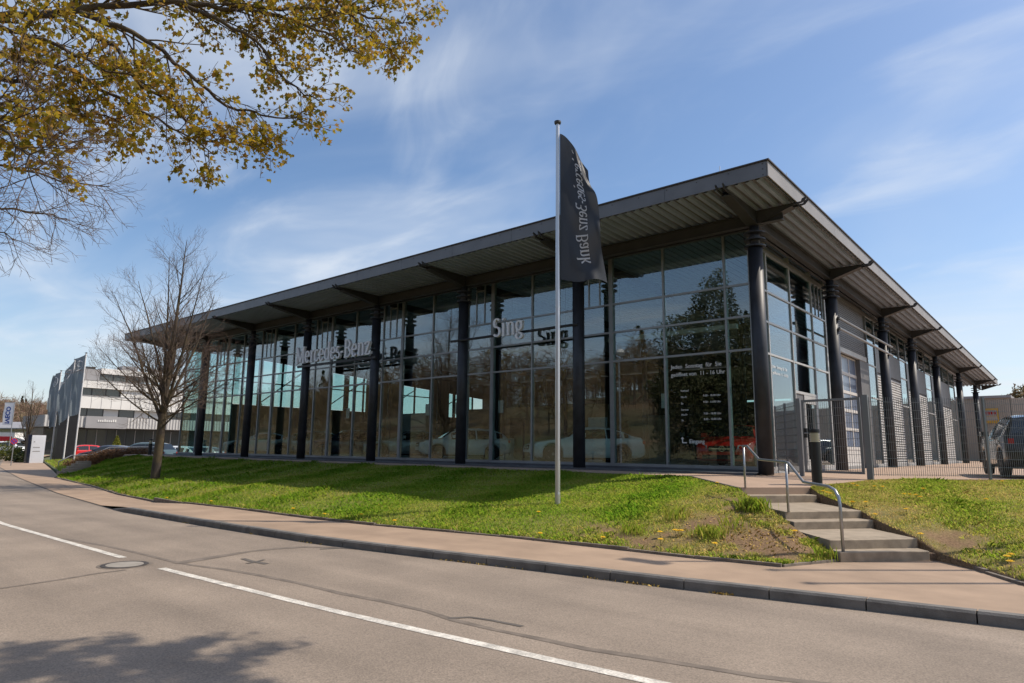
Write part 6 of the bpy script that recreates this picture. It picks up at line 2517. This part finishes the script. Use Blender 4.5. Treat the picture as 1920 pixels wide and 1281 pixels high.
# ------------------------------------------------------------------ grass blades, weeds, flowers
def blades(name, pts, hgt, seed, lean=0.45, width=0.007, m='grass_blade', rnd=None):
    r = np.random.default_rng(seed)
    n = len(pts)
    P = np.asarray(pts)
    t = r.uniform(0, 2 * math.pi, n)
    h = hgt * r.uniform(0.5, 1.3, n)
    ln = r.uniform(0.1, 1.0, n) * lean
    dx, dy = np.cos(t), np.sin(t)
    sx, sy = -dy, dx
    w = width * r.uniform(0.7, 1.4, n)
    o = np.zeros(n)
    base1 = P + np.stack([sx * w, sy * w, o - 0.01], 1)
    base2 = P - np.stack([sx * w, sy * w, o + 0.01], 1)
    m1 = P + np.stack([dx * ln * h * 0.35 - sx * w * 0.7, dy * ln * h * 0.35 - sy * w * 0.7, h * 0.6], 1)
    m2 = P + np.stack([dx * ln * h * 0.35 + sx * w * 0.7, dy * ln * h * 0.35 + sy * w * 0.7, h * 0.6], 1)
    tip = P + np.stack([dx * ln * h, dy * ln * h, h * np.sqrt(np.maximum(0.1, 1 - (ln * 0.7) ** 2))], 1)
    V = np.stack([base1, base2, m1, tip, m2], 1).reshape(-1, 3)
    F = np.arange(5 * n).reshape(n, 5)
    me = np_mesh(name, V, F, r.uniform(0, 1, n) if rnd is None else rnd)
    return place(name, me, m)


def patch_noise(x, y):
    return 0.5 + 0.25 * math.sin(1.9 * x + 0.7 * y + 1) + 0.25 * math.sin(1.3 * y - 2.3 * x) * math.sin(0.9 * x + 2.1 * y)


gr = np.random.default_rng(99)
pts, rn, hs = [], [], []


def scatter(fn, x0, x1, n, hbase):
    for k in range(n):
        x = gr.uniform(x0, x1)
        v = gr.uniform(0.0, 1.0)
        p_ = fn(x, v)
        s = soilness(p_[0], p_[1])
        if gr.uniform() < s * 1.15:
            continue
        w = math.sin(math.pi * v)
        pn = patch_noise(p_[0], p_[1])
        pts.append((p_[0], p_[1], p_[2] + bump_z(p_[0], p_[1]) * w))
        rn.append(min(1, max(0, 0.60 * gr.uniform() + 0.45 * (1 - pn) - 0.06 + 0.35 * s + (0.22 if p_[0] > 1.9 else 0.10 if p_[0] > 0 else -0.06))))
        hs.append(hbase * (0.5 + 0.9 * pn * pn) * (1 - 0.45 * s) * (1.7 if gr.uniform() < 0.02 else 1.0))


scatter(bank_pt, -6.5, 3.66, 95000, 0.072)
scatter(bank_pt, -16, -6.5, 42000, 0.09)
scatter(bank_pt, -40, -16, 40000, 0.12)
scatter(rbank_pt, 2.0, 7.2, 75000, 0.06)
gb_ = blades('grass', pts, np.array(hs), 123, 1.1, 0.0042, rnd=np.array(rn))
tag(gb_, 'rough spring grass growing on the banks before the hall', 'grass', kind='stuff')
# fringe of grass hanging over the edging
pts, hs = [], []
for k in range(5200):
    x = gr.uniform(-20, 3.6)
    p_ = bank_pt(x, gr.uniform(0.955, 1.0))
    if gr.uniform() < 0.55 + 0.45 * math.sin(x * 4.1) * math.sin(x * 1.7):
        pts.append(p_)
        hs.append(0.07)
g2 = blades('grass', pts, np.array(hs), 124, 1.0, 0.007)
tag(g2, 'ragged fringe of grass along the pavement edging', 'grass', kind='stuff')
# lawn at the far left
pts = []
for k in range(9000):
    t = gr.uniform()
    x = -40 - 30 * t
    y = yI(x) + 0.25 + gr.uniform(0, 2.4)
    pts.append((x, y, -1.03 + 0.04 * (y - yI(x))))
g3 = blades('grass', pts, np.full(len(pts), 0.16), 125, 0.8, 0.02)
tag(g3, 'short bright lawn under the three far flagpoles', 'grass', kind='stuff')



def on_bank(px, py, z_guess):
    """where the sight line through a photo pixel meets the grass surface"""
    prev = None
    for d_ in np.arange(6.0, 34.0, 0.03):
        q_ = at(px, py, d_)
        hz2 = None
        if 2.0 < q_[0] < 12.5:
            yt, yb = interp(RTX, RTY, q_[0]), interp(RBX, RBY, q_[0])
            v_ = (q_[1] - yt) / (yb - yt)
            if 0 <= v_ <= 1:
                hz2 = rbank_pt(q_[0], v_)[2] + bump_z(q_[0], q_[1]) * math.sin(math.pi * v_)
        if hz2 is None and -40 < q_[0] < 3.66:
            yt, yb = interp(TX, TY, q_[0]), interp(BX, BY, q_[0])
            v_ = (q_[1] - yt) / (yb - yt)
            if 0 <= v_ <= 1:
                hz2 = bank_pt(q_[0], v_)[2] + bump_z(q_[0], q_[1]) * math.sin(math.pi * v_)
        if hz2 is not None and q_[2] <= hz2:
            return np.array([q_[0], q_[1], hz2])
    return on_z(px, py, z_guess)


# single tufts by the steps
tuft_i = 0
for (px, py, z, n_, h_, lab) in ((1411, 958, -0.42, 800, 0.24, 'bushy bright grass tuft beside the middle of the steps'), (1546, 1046, -0.98, 40, 0.20, 'small grass tuft at the foot of the steps'),
                                 (1332, 1006, -0.80, 320, 0.2, 'upright grass tuft on the bare earth left of the steps'), (1373, 990, -0.72, 60, 0.24, 'thin grass tuft nearest the handrail middle post'),
                                 (1266, 976, -0.72, 80, 0.28, 'grass tuft at the edge of the worn earth patch'), (1190, 1000, -0.86, 130, 0.20, 'low spreading grass tuft above the pavement edging')):
    c = on_bank(px, py, z)
    pp = np.stack([gr.normal(0, 0.12, n_), gr.normal(0, 0.12, n_), np.zeros(n_) - 0.03], 1)
    o = blades('grass_tuft', pp, np.full(n_, h_), 300 + tuft_i, 0.5, 0.0026, rnd=gr.uniform(0.25, 0.8, n_))
    o.location = tuple(c)
    tag(o, lab, 'grass tuft', 'grass tufts by the steps', kind='stuff')
    tuft_i += 1

# dandelions: a head of many rays on a stalk
dm = MB()
for i in range(14):
    t = 2 * math.pi * i / 14
    for rr, z in ((0.024, 0.0), (0.015, 0.006)):
        dm.add([(0, 0, z), (rr * math.cos(t - 0.2), rr * math.sin(t - 0.2), z + 0.006), (rr * 1.12 * math.cos(t), rr * 1.12 * math.sin(t), z + 0.009), (rr * math.cos(t + 0.2), rr * math.sin(t + 0.2), z + 0.006)], [(0, 1, 2, 3)])
me_head = dm.mesh('flower_head')
me_stalk = MB().tube([(0, 0, -0.10), (0.006, 0, 0.0)], 0.003, 5).mesh('stalk')
me_leaf = MB().add([(0, 0, -0.09), (0.03, 0.012, -0.06), (0.10, 0, -0.055), (0.03, -0.012, -0.06), (0, 0, -0.09), (-0.02, 0.03, -0.06), (-0.05, 0.08, -0.055), (-0.03, 0.015, -0.062)], [(0, 1, 2, 3), (4, 5, 6, 7)]).mesh('leaf')
dl_px = [(1696, 930, -.33), (1707, 931, -.33), (1718, 932, -.33), (1726, 936, -.36), (1732, 920, -.25), (1600, 910, -.2), (1608, 914, -.22), (1640, 915, -.22), (1656, 916, -.22), (1545, 941, -.4), (1552, 942, -.4), (1558, 943, -.4),
         (1600, 950, -.45), (1598, 946, -.44), (1624, 946, -.42), (1642, 972, -.58), (1728, 1020, -.86), (1890, 1052, -.9), (1896, 1062, -.93), (1897, 1049, -.9), (1491, 1003, -.82), (1341, 1027, -.94), (1266, 1000, -.86), (1272, 1002, -.86),
         (1278, 1001, -.86), (1238, 1004, -.88), (1239, 1018, -.93), (1131, 1014, -.93), (1010, 964, -.74), (1013, 1006, -.97), (549, 956, -.86), (677, 968, -.9), (312, 934, -.95), (395, 945, -.95), (739, 990, -.96), (608, 967, -.95),
         (1345, 908, -.2), (1880, 905, -.08), (1850, 940, -.35), (1700, 960, -.5)]
for k, (px, py, z) in enumerate(dl_px):
    c = on_bank(px, py + 6, z)
    root = empty('dandelion', (c[0], c[1], c[2] + 0.095), gr.uniform(0, 6))
    right = px > 1500
    tag(root, 'yellow dandelion on the grass right of the steps' if right else 'yellow dandelion on the grass bank left of the steps', 'flower', 'dandelions right of the steps' if right else 'dandelions left of the steps')
    for nm, me, m in (('flower_head', me_head, 'dandelion'), ('stalk', me_stalk, 'shrub_leaf'), ('leaf', me_leaf, 'shrub_leaf')):
        o = instance(nm, me, m, root)
        if nm == 'flower_head':
            o.scale = (1.9, 1.9, 1.9)
# dry bits along the kerb foot
pts = []
for (x0, x1, n_) in ((-1.2, 0.4, 40), (1.3, 2.4, 60), (-4.5, -3.8, 14), (-6.2, -5.8, 10), (3.0, 3.3, 30), (-9, -8.6, 8), (-11.2, -10.6, 10)):
    for k in range(n_):
        x = gr.uniform(x0, x1)
        pts.append((x, yK(x) - 0.08 - abs(gr.normal(0, 0.025)), ZR + 0.012))
o = clump('litter', 'straw', np.array(pts), 0.026, 8, elong=1.8)
tag(o, 'yellowish dry litter lying along the kerb foot', 'litter', kind='stuff')
pts = []
for k in range(700):
    x, y = gr.normal(2.5, 0.8), gr.normal(-7.4, 0.6)
    if y < -8.5 or soilness(x, y) < 0.35:
        continue
    yt, yb = interp(TX, TY, x), interp(BX, BY, x)
    v = (y - yt) / (yb - yt)
    if 0.03 < v < 0.98 and x < 3.5:
        p_ = bank_pt(x, v)
        pts.append((p_[0], p_[1], p_[2] + 0.012 + bump_z(x, y) * math.sin(math.pi * v)))
o = clump('litter', 'straw', np.array(pts), 0.035, 9, elong=1.6)
tag(o, 'dry leaf scraps on the bare earth beside the steps', 'litter', kind='stuff')
